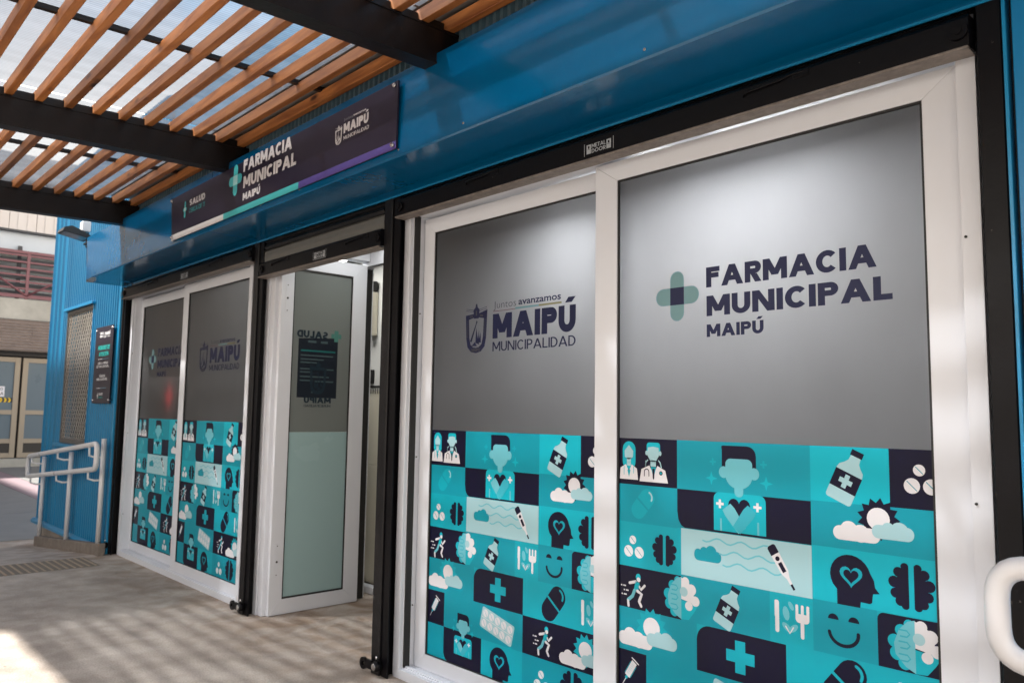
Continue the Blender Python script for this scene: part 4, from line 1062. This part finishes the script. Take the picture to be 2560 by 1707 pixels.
# interior fittings seen through the gap
quick('inner_wall', mat('vestibule_wall', (.60, .595, .57), .6), bld, -8.0, -5.0, 1.25, 1.31, .004, 2.93, 0)
t = thing('wall_cabinet', (-6.04, 1.2, 1.7), 'cream wall cabinet with drilled panels inside the doorway', 'cabinet')
b = MB(); b.box(-6.30, -5.70, 1.10, 1.22, 1.05, 1.69, .003); b.box(-6.30, -5.70, 1.10, 1.22, .05, 1.045, .003); b.build('panel', m_panel, t)
b = MB(); b.box(-6.32, -5.68, 1.09, 1.23, 1.72, 1.735, 0); b.build('top_edge', m_gasket, t)
b = MB()
for i in range(16): b.box(-6.28 + i * .035, -6.28 + i * .035 + .012, 1.094, 1.10, 1.665, 1.71, 0)
b.build('vent_grille', m_galv, t, kind='stuff')
b = MB()
for (x, z) in ((-6.03, 1.55), (-5.99, 1.53), (-5.95, 1.55), (-6.06, 1.2), (-6.0, 1.16), (-6.08, 1.30), (-6.02, 1.34), (-6.05, .9), (-5.97, .86), (-6.06, 1.08), (-5.98, 1.45), (-6.07, .7), (-5.96, .66)):
    b.tube([(x, 1.0985, z), (x, 1.095, z)], .007, 8)
b.box(-6.03, -5.97, 1.097, 1.0995, 1.3, 1.304, 0); b.box(-6.002, -5.998, 1.096, 1.0985, 1.27, 1.36, 0)
b.build('drill_hole', m_gasket, t, kind='stuff')
t = thing('wall_unit', (-6.08, 1.2, 2.4), 'tall narrow cream unit with black top on the inner wall', 'wall unit')
quick('casing', m_panel, t, -6.14, -6.04, 1.15, 1.245, 2.20, 2.60, .004); quick('black_top', m_gasket, t, -6.15, -6.035, 1.14, 1.245, 2.605, 2.70, .012)
tag(quick('wall_switch', m_gasket, None, -6.135, -6.07, 1.235, 1.248, 1.765, 1.89, .002), 'small black device on the wall inside the doorway', 'wall device')
t = thing('door_stop', (-5.9, 1.0, 0), 'low white floor bracket just inside the doorway', 'bracket')
quick('base', m_alu, t, -6.0, -5.6, .98, 1.05, .004, .06, .004); b = MB(); b.tube([(-5.82, 1.0, .06), (-5.80, 1.0, .11), (-5.78, 1.0, .06)], .004, 6); b.build('clip', m_chrome, t)

# LED ceiling panels behind the frosted glass
def led(x0, x1, y0, y1, z, label, m=None):
    t = thing('ceiling_light', ((x0 + x1) / 2, (y0 + y1) / 2, z), label, 'ceiling light', 'lit ceiling panels behind the frosted glass')
    quick('housing', m_alu, t, x0 - .01, x1 + .01, y0 - .01, y1 + .01, z + .012, z + .03, .001)
    b = MB(); b.box(x0, x1, y0, y1, z, z + .011, 0); b.build('diffuser', m or m_led, t)
led(-2.75, -2.36, .30, .60, 2.50, 'lit ceiling panel glowing behind the crest window')
led(-1.90, -1.25, .28, .62, 2.52, 'lit ceiling panel glowing behind the pharmacy lettering window')
led(-1.7, -1.1, 1.6, 2.2, 2.85, 'lit ceiling panel deeper inside the right room', m_ledf)
led(-3.4, -2.8, 1.6, 2.2, 2.85, 'lit ceiling panel deep inside beside the partition', m_ledf)
led(-7.6, -7.0, 1.6, 2.2, 2.85, 'lit ceiling panel inside the left room', m_ledf)
led(-5.3, -4.5, .25, .75, 2.86, 'lit ceiling panel inside the entrance', mat('led_panel_entrance', (1, 1, 1), .5, emit=((1.0, 1.0, .95), 2.2)))
led(-6.45, -5.75, .35, .95, 2.86, 'added light panel behind the open door leaf, brightening the gap', mat('added_fill_led', (1, 1, 1), .5, emit=((1.0, .99, .94), 5.0)))  # lamp added to brighten the dim gap beside the leaf
t = thing('queue_display', (-7.86, .2, 1.62), 'red lit display glowing behind the left frosted pane', 'display')
quick('case', m_gasket, t, -7.95, -7.78, .17, .20, 1.56, 1.70, .002); quick('screen', m_red, t, -7.93, -7.80, .16, .169, 1.58, 1.68, 0)

# ------------------------------------------------------------------ fascia sign board
m_bw = mat('board_white', (.60, .58, .58), .4); m_bt = mat('board_teal', (.05, .40, .42), .4); m_bp = mat('board_purple', (.072, .05, .22), .4); m_bl = mat('board_pale_teal', (.35, .62, .62), .4); m_bg = mat('board_grey', (.30, .30, .31), .4)
sb = thing('pharmacy_sign', (-4.83, -.51, 3.02), 'long dark sign board with pharmacy lettering screwed to the blue fascia', 'sign')
b = MB()
b.prism([(-6.404, 3.186), (-6.352, 2.838), (-6.0, 2.8375), (-3.254, 2.846), (-3.250, 3.206)], 'z', 0, 1)
b.v = [(x, -.505 - .010 * z, y) for x, y, z in b.v]; b.build('panel', m_board, sb)
YB = -.5155
def fb(x, z, d=0): return (x, YB - .0005 - d, z)
b = MB()
for (x0, x1, z0a, z0b, z1a, z1b, mi) in ((-6.358, -5.369, 2.838, 2.8395, 2.884, 2.882, 1), (-5.369, -4.279, 2.8395, 2.843, 2.882, 2.885, 2), (-4.279, -3.254, 2.843, 2.846, 2.885, 2.888, 3)):
    b.poly([(x0, YB, z0a), (x1, YB, z0b), (x1, YB, z1b), (x0, YB, z1a)], mi - 1)
add_caps(b, 'FARMACIA', -5.067, -4.380, 3.118, 3.202, fb, 0.27, 0)
add_caps(b, 'MUNICIPAL', -5.060, -4.318, 3.003, 3.085, fb, 0.27, 0)
add_caps(b, 'MAIPÚ', -5.058, -4.800, 2.918, 2.968, fb, 0.27, 0)
def bplus(cx, cz, hw, hh, aw, c1, c2):
    P = [(cx + aw * math.cos(R(a)), cz + hh - aw + aw * math.sin(R(a))) for a in range(0, 181, 20)] + [(cx - aw, cz - hh + aw)] + [(cx + aw * math.cos(R(a)), cz - hh + aw + aw * math.sin(R(a))) for a in range(180, 361, 20)]
    b.poly([fb(*p) for p in P], c1)
    P = [(cx + hw - aw + aw * math.cos(R(a)), cz + aw * math.sin(R(a))) for a in range(-90, 91, 20)] + [(cx - hw + aw + aw * math.cos(R(a)), cz + aw * math.sin(R(a))) for a in range(90, 271, 20)]
    b.poly([fb(p[0], p[1], .0004) for p in P], c1)
    b.poly([fb(cx - aw, cz - aw, .0008), fb(cx + aw, cz - aw, .0008), fb(cx + aw, cz + aw, .0008), fb(cx - aw, cz + aw, .0008)], c2)
bplus(-5.190, 3.088, .104, .110, .034, 1, 3)
bplus(-6.100, 3.048, .040, .065, .013, 1, 0)
add_caps(b, 'SALUD', -6.010, -5.716, 3.060, 3.108, fb, 0.28, 0)
add_caps(b, 'CERCA DE TI', -6.012, -5.712, 3.004, 3.038, fb, 0.125, 1)
crest(b, -3.825, 3.005, 3.118, lambda x, z, d=0: fb(x, z, d), 0, 5, .075)
add_text(b, 'Juntos', -3.770, -3.680, 3.128, 3.142, fb, -.01, 4)
add_text(b, 'avanzamos', -3.672, -3.545, 3.130, 3.139, fb, .02, 0, lower=True)
add_caps(b, 'MAIPÚ', -3.772, -3.518, 3.056, 3.112, fb, 0.31, 0)
add_caps(b, 'MUNICIPALIDAD', -3.770, -3.512, 3.018, 3.040, fb, 0.14, 0)
b.build('lettering', [m_bw, m_bt, m_bp, m_bl, m_bg, m_board], sb)
b = MB()
for (x, z) in ((-6.375, 3.165), (-6.335, 2.862), (-3.275, 3.185), (-3.278, 2.868)):
    k = MB(); k.tube([(x, YB, z), (x, YB - .012, z)], .012, 12); k.tube([(x, YB - .012, z), (x, YB - .018, z)], .007, 10); k.build('bolt', m_chrome, sb)

# ------------------------------------------------------------------ pergola
SL = .0281
pg = thing('pergola', (-3, -1.7, 3.3), 'pergola roof of pine slats on dark steel beams under clear polycarbonate', 'pergola')
for bx in (-7.751, -5.419, -3.008, -.65, 1.7):
    w = .05; zb_, zt_ = 3.2216, 3.408
    P = [(bx - w, zb_), (bx + w, zb_), (bx + w, zb_ + .009), (bx + w - .006, zb_ + .011), (bx + w - .006, zt_ - .011), (bx + w, zt_ - .009), (bx + w, zt_), (bx - w, zt_)]
    b = MB(); b.prism(P, 'y', -3.23, -.11, shear=SL); b.build('beam', m_beam, pg)
    b = MB(); b.prism([(bx - .012, zt_), (bx + .012, zt_), (bx + .012, 3.462), (bx - .012, 3.462)], 'y', -3.23, -.12, shear=SL)
    b.build('ledger', m_beam, pg)
for bx in (-6.585, -4.214, -1.83, .52):
    b = MB(); b.prism([(bx - .016, 3.472), (bx + .016, 3.472), (bx + .016, 3.498), (bx - .016, 3.498)], 'y', -3.23, -.12, shear=SL); b.build('purlin', m_beam, pg)
slat0 = None
yk = -.421
ks = 0
while yk - .1609 * ks > -3.20:
    y = yk - .1609 * ks; zz = 3.4116 + SL * y
    if slat0 is None:
        b = MB()
        x = -7.83; segs = [(-7.83, 2.1)]
        b.box(-7.83, 2.1, -.0, .042, 0, .070, .003)
        me = b.build('slat', m_wood, pg); slat0 = me; o = me
    else:
        o = slat0.copy(); COL.objects.link(o); o.parent = pg; o.matrix_parent_inverse = parent_inv(pg)
    o.location = (random.uniform(-.01, .01), y + random.uniform(-.004, .004), zz + random.uniform(-.002, .002)); o.rotation_euler = (R(random.uniform(-1.5, 1.5)), 0, R(random.uniform(-.05, .05))); ks += 1
sheet = []
for (xa, xb) in ((-7.90, -5.43), (-5.41, -3.02), (-3.0, -.66), (-.64, 2.15)):
    b = MB(); y0, y1 = -3.275, -.575
    b.poly([(xa, y0, 3.501 + SL * y0), (xb, y0, 3.501 + SL * y0), (xb, y1, 3.501 + SL * y1), (xa, y1, 3.501 + SL * y1)])
    b.build('roof_sheet', m_poly, pg)
b = MB(); b.prism([(-.585, 3.500), (-.105, 3.514), (-.105, 3.517), (-.585, 3.503)], 'x', -7.9, 2.15); b.build('eaves_flashing', mat('grey_flashing', (.22, .21, .21), .5, noise=(2, .4, (.3, .29, .28))), pg)
quick('edge_beam', m_beam, pg, -7.83, 2.1, -3.285, -3.235, 3.13, 3.40, .003)
for bx in (-7.751, -3.008, 1.7):
    quick('column', m_beam, pg, bx - .05, bx + .05, -3.31, -3.21, gz(bx), 3.13, .004)

# ------------------------------------------------------------------ left window with diamond grille
wt_ = thing('grilled_window', (-10.4, -.1, 1.1), 'narrow window behind a diamond mesh grille in the blue ribbed wall', 'window')
b = MB(); ring(b, -10.955, -9.865, 1.075, 2.695, -.118, -.07, .028, .028, .055, .045, .002); b.build('frame', mat('grille_frame', (.09, .085, .08), .45), wt_)
quick('hood', m_flash, wt_, -11.01, -9.80, -.155, -.085, 2.70, 2.735, .003); quick('sill', m_flash, wt_, -11.05, -9.84, -.17, -.085, 1.035, 1.07, .003)
quick('side_trim', m_flash, wt_, -9.864, -9.845, -.122, -.09, 1.07, 2.70, .001)
quick('glass', m_winglass, wt_, -10.93, -9.89, -.01, .0, 1.1, 2.66, 0)
b = MB()
for k in range(26):
    x0 = -10.93 + k * .04; a = .014 if k % 2 else -.014
    b.poly([(x0, .03 + a, 1.1), (x0 + .04, .03 - a, 1.1), (x0 + .04, .03 - a, 2.66), (x0, .03 + a, 2.66)])
b.build('curtain', m_curtain, wt_)
b = MB(); X0, X1, Z0, Z1 = -10.927, -9.893, 1.13, 2.65; pit = .072; slope = 1.25
for sg in (1, -1):
    c = -4.0
    while c < 6:
        # line z = Z0 + c + sg*slope*(x-X0)
        pts = []
        for x in (X0, X1):
            z = Z0 + c + sg * slope * (x - X0)
            pts.append((x, z))
        (xa, za), (xb, zb_) = pts
        lo, hi = 0.0, 1.0
        dz = zb_ - za
        for lim, s2 in ((Z0, 1), (Z1, -1)):
            ta = (lim - za) / dz
            if (dz > 0) == (s2 > 0): lo = max(lo, ta)
            else: hi = min(hi, ta)
        if lo < hi - 1e-3:
            A_ = (xa + (xb - xa) * lo, za + dz * lo); B_ = (xa + (xb - xa) * hi, za + dz * hi)
            d = Vector((B_[0] - A_[0], B_[1] - A_[1])).normalized(); nn = Vector((-d.y, d.x)) * .0038; yy = -.106 + sg * .0008
            q4 = [(A_[0] + nn.x, A_[1] + nn.y), (B_[0] + nn.x, B_[1] + nn.y), (B_[0] - nn.x, B_[1] - nn.y), (A_[0] - nn.x, A_[1] - nn.y)]
            b.prism(q4, 'z', 0, 1)
            for i in range(8):
                x, y, z = b.v[-8 + i]; b.v[-8 + i] = (x, yy + (z - .5) * .0012, y)
        c += .094
b.build('grille_mesh', m_grille, wt_, kind='stuff')

# ------------------------------------------------------------------ opening-hours board
hs = thing('opening_hours_sign', (-9.28, -.14, 1.55), 'narrow dark opening-hours board on standoffs beside the grilled window', 'sign')
b = MB(); b.box(-9.588, -8.972, -.148, -.140, 1.555, 2.396, .001); b.build('panel', m_board, hs)
YH = -.1486
def fh(x, z, d=0): return (x, YH - .0004 - d, z)
b = MB()
def hr(x0, x1, z0, z1, mi): b.poly([fh(x0, z0), fh(x1, z0), fh(x1, z1), fh(x0, z1)], mi)
add_caps(b, 'FARMACIA', -9.430, -9.300, 2.310, 2.338, fh, 0.22, 0); add_caps(b, 'MUNICIPAL', -9.430, -9.300, 2.278, 2.302, fh, 0.22, 0)
add_caps(b, 'MAIPÚ', -9.220, -9.070, 2.296, 2.332, fh, 0.28, 0); add_caps(b, 'MUNICIPALIDAD', -9.220, -9.070, 2.276, 2.288, fh, 0.14, 0); crest(b, -9.250, 2.268, 2.336, lambda x, z, d=0: fh(x, z, d), 0, None, .04)
add_caps(b, 'HORARIO DE', -9.465, -9.060, 2.140, 2.188, fh, 0.22, 1); add_caps(b, 'ATENCIÓN', -9.425, -9.090, 2.070, 2.115, fh, 0.22, 1)
hr(-9.445, -9.30, 2.036, 2.041, 0); hr(-9.30, -9.08, 2.036, 2.041, 2)
add_caps(b, 'LUNES A VIERNES', -9.455, -9.085, 1.980, 2.006, fh, 0.17, 0); add_caps(b, 'DE 9:00 A 16:30 HRS.', -9.480, -9.050, 1.944, 1.970, fh, 0.17, 0)
add_caps(b, 'SÁBADOS', -9.365, -9.160, 1.840, 1.866, fh, 0.17, 0); add_caps(b, '10:00 A 14:00 HRS.', -9.460, -9.075, 1.804, 1.830, fh, 0.17, 0)
hr(-9.445, -9.32, 1.718, 1.723, 0); hr(-9.32, -9.10, 1.718, 1.723, 2)
hr(-9.405, -9.370, 1.634, 1.644, 0); hr(-9.392, -9.383, 1.605, 1.673, 0)
add_caps(b, 'SALUD', -9.350, -9.210, 1.644, 1.668, fh, 0.22, 0); add_caps(b, 'CERCA DE TI', -9.350, -9.210, 1.612, 1.630, fh, 0.125, 1)
m_bt2 = mat('sign_teal', (.02, .55, .52), .4)
b.build('lettering', [mat('sign_white', (.8, .8, .82), .4), m_bt2, mat('sign_rule', (.08, .22, .32), .4)], hs)
for (x, z) in ((-9.560, 2.36), (-9.0, 2.365), (-9.560, 1.59), (-9.0, 1.59)):
    b = MB(); b.tube([(x, -.156, z), (x, -.108, z)], .010, 10); b.build('standoff', m_chrome, hs)

# ------------------------------------------------------------------ flood light
fl = thing('flood_light', (-9.0, -.43, 3.2), 'black flood light with white junction box at the left end of the fascia', 'flood light')
b = MB(); cz_ = 3.33
b.prism([(-.70, 3.318), (-.445, 3.268), (-.440, 3.300), (-.50, 3.335), (-.62, 3.378), (-.69, 3.352)], 'x', -9.16, -8.92); b.build('housing', m_floodb, fl)
b = MB(); b.poly([(-9.14, -.680, 3.3125), (-8.94, -.680, 3.3125), (-8.94, -.47, 3.2713), (-9.14, -.47, 3.2713)]); b.build('lens', m_floodg, fl)
quick('junction_box', mat('box_white', (.7, .7, .72), .4), fl, -9.06, -8.96, -.515, -.43, 3.345, 3.455, .006)
b = MB(); b.box(-9.06, -9.02, -.45, -.42, 3.19, 3.33, .002); b.box(-9.06, -8.88, -.47, -.45, 3.215, 3.235, .002); b.tube([(-9.04, -.435, 3.33), (-9.04, -.44, 3.38), (-9.02, -.46, 3.40)], .007, 6); b.build('bracket', m_floodb, fl)

# ------------------------------------------------------------------ ramp kerb and hand rails
kb = MB(); P = [(-11.42, -.11), (-8.80, .125), (-8.80, -.02), (-11.42, -.40)]
k0 = len(kb.v)
for yy in (-.216, -.146):
    for (x, z) in P: kb.v.append((x, yy, z))
for f in ((0, 1, 2, 3), (4, 7, 6, 5), (0, 4, 5, 1), (1, 5, 6, 2), (2, 6, 7, 3), (3, 7, 4, 0)): kb.f.append(f); kb.mi.append(0); kb.sm.append(False)
kerb = kb.build('ramp_kerb', m_kerb); tag(kerb, 'low rough concrete kerb sloping down with the ramp under the left hand rail', 'kerb')
md_ = kerb.modifiers.new('bevel', 'BEVEL'); md_.width = .008; md_.segments = 2
def handrail(name, loc, label, path, r, posts, group=None):
    t = thing(name, loc, label, 'handrail', 'white tube hand rails')
    b = MB(); b.tube(rounded(path, .085, 7), r, 16, closed=True); b.build('rail', m_white_tube, t)
    for (x, y, z0, z1, brs) in posts:
        b = MB(); b.tube([(x, y, z0), (x, y, z1)], r * .95, 16); p = b.build('post', m_white_tube, t)
        for (zr, yr, dx) in brs:
            b = MB(); b.tube([(x, y, zr - .10), (x + dx * .5, y + (yr - y) * .55, zr - .105), (x + dx * .9, yr, zr - .085), (x + dx, yr, zr)], .011, 8); b.build('bracket', m_white_tube, p)
    return t
YR = -.30
zt = lambda x: 1.142 + (x + 8.75) * .0925
zl = lambda x: .885 + (x + 8.75) * .0915
PT = -.181
handrail('hand_rail', (-10.1, PT, 0), 'white looped tube hand rail descending beside the ramp by the blue wall',
         [(-11.60, YR, zt(-11.60)), (-8.73, YR, zt(-8.73)), (-8.73, YR, zl(-8.73)), (-11.60, YR, zl(-11.60))], .027,
         [(-8.93, PT, .105, 1.185, ((zt(-8.93) - .03, YR, -.06), (zl(-8.93) - .01, YR, -.06))), (-10.12, PT, .0, zt(-10.12) - .02, ((zt(-10.2), YR, -.10), (zl(-10.2), YR, -.10))), (-11.33, PT, -.10, zt(-11.33) - .02, ((zt(-11.4), YR, -.10), (zl(-11.4), YR, -.10)))])
handrail('hand_rail', (.6, -.3, 0), 'rounded end of a white tube hand rail at the right edge of the view',
         [(-.655, -.36, 1.128), (2.2, -.36, 1.128), (2.2, -.36, .885), (-.655, -.36, .885)], .0300,
         [(.1, -.22, 0, 1.1, ((1.10, -.36, -.1), (.86, -.36, -.1))), (1.6, -.22, 0, 1.1, ((1.10, -.36, -.1), (.86, -.36, -.1)))])

# ------------------------------------------------------------------ far building across the courtyard
FX = -25.0
fbld = thing('far_building', (FX, 2, 0), 'pale two-storey building across the courtyard with maroon railing', 'building')
y0, y1 = -7.0, 9.0
quick('step', m_farconc, fbld, FX - .2, FX + .35, y0, y1, -.2, .115, .005)
quick('lower_wall', m_fardark, fbld, FX - .4, FX - .15, y0, y1, .0, 3.4, 0)
for k in range(12):
    ya = y0 + k * 1.334
    b = MB(); P = []
    n = 10
    for i in range(n + 1):
        z = 3.02 + i * .082
        P.append((FX + .45 - i * .03, z)); P.append((FX + .49 - i * .03, z + .04))
    P = P + [(FX - .1, P[-1][1]), (FX - .1, 3.02)]
    b.prism(P, 'y', ya, ya + 1.33); b.build('awning_panel', m_awning, fbld)
quick('lintel', m_fardark, fbld, FX - .12, FX + .1, y0, y1, 2.90, 3.02, 0)
quick('balcony_slab', m_farconc, fbld, FX - .3, FX + .12, y0, y1, 3.90, 4.47, .004)
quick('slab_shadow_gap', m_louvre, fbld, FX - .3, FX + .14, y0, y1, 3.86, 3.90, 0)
quick('upper_wall', m_farwall, fbld, FX - 1.6, FX - 1.45, y0, y1, 4.47, 6.5, 0)
for i in range(6):
    b = MB(); z = 4.62 + i * .225; b.box(FX - .34, FX - .20, y0, y1, z, z + .10, 0); b.build('louvre_slat', m_louvre, fbld)
for k in range(8):
    yy = y0 + .6 + k * 2.1; quick('louvre_post', m_louvre, fbld, FX - .30, FX - .24, yy - .05, yy + .05, 4.47, 6.0, 0)
quick('soffit_band', m_farwall, fbld, FX - 1.45, FX - .32, y0, y1, 5.85, 6.38, .004)
quick('band_edge', m_louvre, fbld, FX - .34, FX - .12, y0, y1, 6.381, 6.43, 0)
for k in range(24):
    ya = y0 + k * .667
    b = MB(); b.box(FX - .30, FX - .14, ya, ya + .655, 6.43, 8.6, .004); b.box(FX - .14, FX - .125, ya + .2, ya + .23, 6.44, 8.6, 0); b.box(FX - .14, FX - .125, ya + .43, ya + .46, 6.44, 8.6, 0); b.build('roof_panel', m_cream, fbld)
# railing
rl = thing('balcony_railing', (FX + .1, 2, 4.47), 'maroon balcony railing of horizontal bars with diagonal braces on the far building', 'railing')
b = MB(); b.box(FX + .05, FX + .11, y0, y1, 5.74, 5.82, .003); b.build('top_rail', m_maroon, rl)
for i in range(6):
    z = 4.78 + i * .165 if False else 4.74 + i * .185
    b = MB(); b.box(FX + .06, FX + .10, y0, y1, z, z + .052, .003); b.build('bar', m_maroon, rl)
b = MB(); b.box(FX + .05, FX + .12, y0, y1, 4.50, 4.60, .003); b.build('bottom_rail', m_maroon, rl)
for k in range(8):
    yy = 2.16 + (k - 4) * 2.0
    quick('stanchion', m_maroon, rl, FX + .05, FX + .105, yy - .04, yy + .04, 4.47, 5.80, .002)
    for sg in (-1, 1):
        b = MB(); b.tube([(FX + .12, yy, 4.56), (FX + .12, yy + sg * .98, 5.22)], .028, 6); b.build('brace', m_maroon, rl)
# doors of the far building, each leaf a thing
def far_leaf(ya, yb, label):
    t = thing('glazed_door', (FX, (ya + yb) / 2, .12), label, 'door', 'beige glazed doors of the far building')
    def q(nm, m, a, c, z0, z1, xa=FX - .04, xb=FX + .03): 
        return quick(nm, m, t, xa, xb, a, c, z0, z1, .003)
    b = MB(); w = .13
    b.box(FX - .04, FX + .03, ya, ya + w, .13, 2.86, .003); b.box(FX - .04, FX + .03, yb - w, yb, .13, 2.86, .003)
    for (z0, z1) in ((2.73, 2.86), (1.30, 1.42), (.52, .64), (.13, .26)): b.box(FX - .04, FX + .03, ya + w, yb - w, z0, z1, .003)
    b.build('frame', m_beige, t)
    for (z0, z1) in ((1.42, 2.73), (.64, 1.30)):
        quick('glass', m_frost, t, FX - .01, FX, ya + w, yb - w, z0, z1, 0)
    quick('kick_panel', m_fardark, t, FX - .02, FX + .005, ya + w, yb - w, .26, .52, 0)
    return t
labs = ['beige glazed door of the far building, half cut by the left edge, with paper notice', 'beige glazed door of the far building right beside the blue wall']
edges = [(-3.45, -2.1), (-2.05, -.7), (-.6, .72), (.80, 2.16), (2.22, 3.50), (3.56, 4.9)]
for i, (a, c) in enumerate(edges):
    lab = labs[0] if i == 3 else labs[1] if i == 4 else ['third beige glazed door, left of the one with the notice', 'fourth beige glazed door far left of the courtyard', 'outermost beige glazed door far left of the courtyard', 'beige glazed door hidden past the blue wall'][[2, 1, 0, None, None, 3].index([2, 1, 0, None, None, 3][i]) if False else {2: 0, 1: 1, 0: 2, 5: 3}[i]]
    far_leaf(a, c, lab)
t = thing('paper_notice', (FX + .01, 1.6, 2.0), 'white paper notice taped to the far glazed door', 'notice')
b = MB(); b.box(FX + .001, FX + .004, 1.30, 1.83, 1.78, 2.06, 0)
add_caps(b, 'CERRADO', 1.33, 1.79, 1.95, 2.02, lambda x, z, d=0: (FX + .006 + d, x, z), 0.125, 1); add_caps(b, 'ENTRADA', 1.33, 1.81, 1.82, 1.90, lambda x, z, d=0: (FX + .006 + d, x, z), 0.125, 1)
b.build('sheet', [m_paper, m_ink], t)
t = thing('barrier_tape', (FX + .01, 1.6, 1.7), 'yellow and black hazard tape across the far glazed door', 'tape')
quick('strip', m_louvre, t, FX + .005, FX + .009, .80, 2.14, 1.63, 1.75, 0)
b = MB()
for i in range(12):
    ya = .82 + i * .10
    if ya < 1.95: b.poly([(FX + .0105, ya, 1.63), (FX + .0105, ya + .045, 1.63), (FX + .0105, ya + .075, 1.69), (FX + .0105, ya + .045, 1.75), (FX + .0105, ya, 1.75), (FX + .0105, ya + .03, 1.69)])
b.build('stripe', m_yel, t, kind='stuff')

# ------------------------------------------------------------------ what stands outside the frame (one block added for the shade, the rest shows in reflections)
nb = thing('added_shade_block', (-22, -7, 0), 'unseen plain block added to shade the blue wall and floor', 'building')  # added out of view, sized to throw shade on wall and floor
quick('wall', m_render, nb, -34, -10.6, -12.0, -4.6, -.3, 9.3, .01)
quick('roof', m_farconc, nb, -34.2, -10.35, -12.2, -4.4, 9.31, 9.5, .01)
opp = thing('garden_wall', (3, -11, 0), 'rendered garden wall opposite the pharmacy', 'wall')
quick('wall', m_render, opp, -8.4, 14, -11.2, -11.0, 0, 2.4, .01); quick('coping', m_farconc, opp, -8.4, 14, -11.25, -10.95, 2.401, 2.5, .01)
def tree(x, y, h, r, seed, label):
    rnd = random.Random(seed)
    t = thing('tree', (x, y, 0), label, 'tree', 'trees behind the garden wall')
    b = MB(); b.tube([(x, y, -.1), (x + .05, y, h * .3), (x - .05, y + .05, h * .6), (x, y, h * .85)], .13, 8)
    for i in range(6):
        a = rnd.uniform(0, 6.28); z = h * rnd.uniform(.4, .65)
        b.tube([(x, y, z), (x + math.cos(a) * r * .4, y + math.sin(a) * r * .4, z + r * .4), (x + math.cos(a) * r * .8, y + math.sin(a) * r * .8, z + r * .7)], .045, 6)
    b.build('trunk', m_bark, t)
    b = MB(); cl = []
    for i in range(22):
        a = rnd.uniform(0, 6.28); e = rnd.uniform(-.6, 1.3); rr_ = r * rnd.uniform(.3, .95)
        cl.append((x + math.cos(a) * rr_ * math.cos(e), y + math.sin(a) * rr_ * math.cos(e), h * .75 + math.sin(e) * rr_ * .8, r * rnd.uniform(.18, .34)))
    for c in cl:
        for k in range(150):
            d = Vector((rnd.gauss(0, 1), rnd.gauss(0, 1), rnd.gauss(0, 1))).normalized() * c[3] * rnd.uniform(.4, 1.1)
            p = Vector(c[:3]) + d; u_ = Vector((rnd.gauss(0, 1), rnd.gauss(0, 1), rnd.gauss(0, .6))).normalized() * .07; w = u_.cross(Vector((rnd.gauss(0, 1), rnd.gauss(0, 1), rnd.gauss(0, 1)))).normalized() * .035
            b.poly([p - u_, p + w, p + u_, p - w])
    b.build('crown', m_leaf, t, kind='stuff')
tree(-2.5, -13.5, 6.2, 2.0, 3, 'leafy tree behind the left of the garden wall'); tree(3.5, -14, 7.0, 2.3, 5, 'taller leafy tree behind the right of the garden wall')
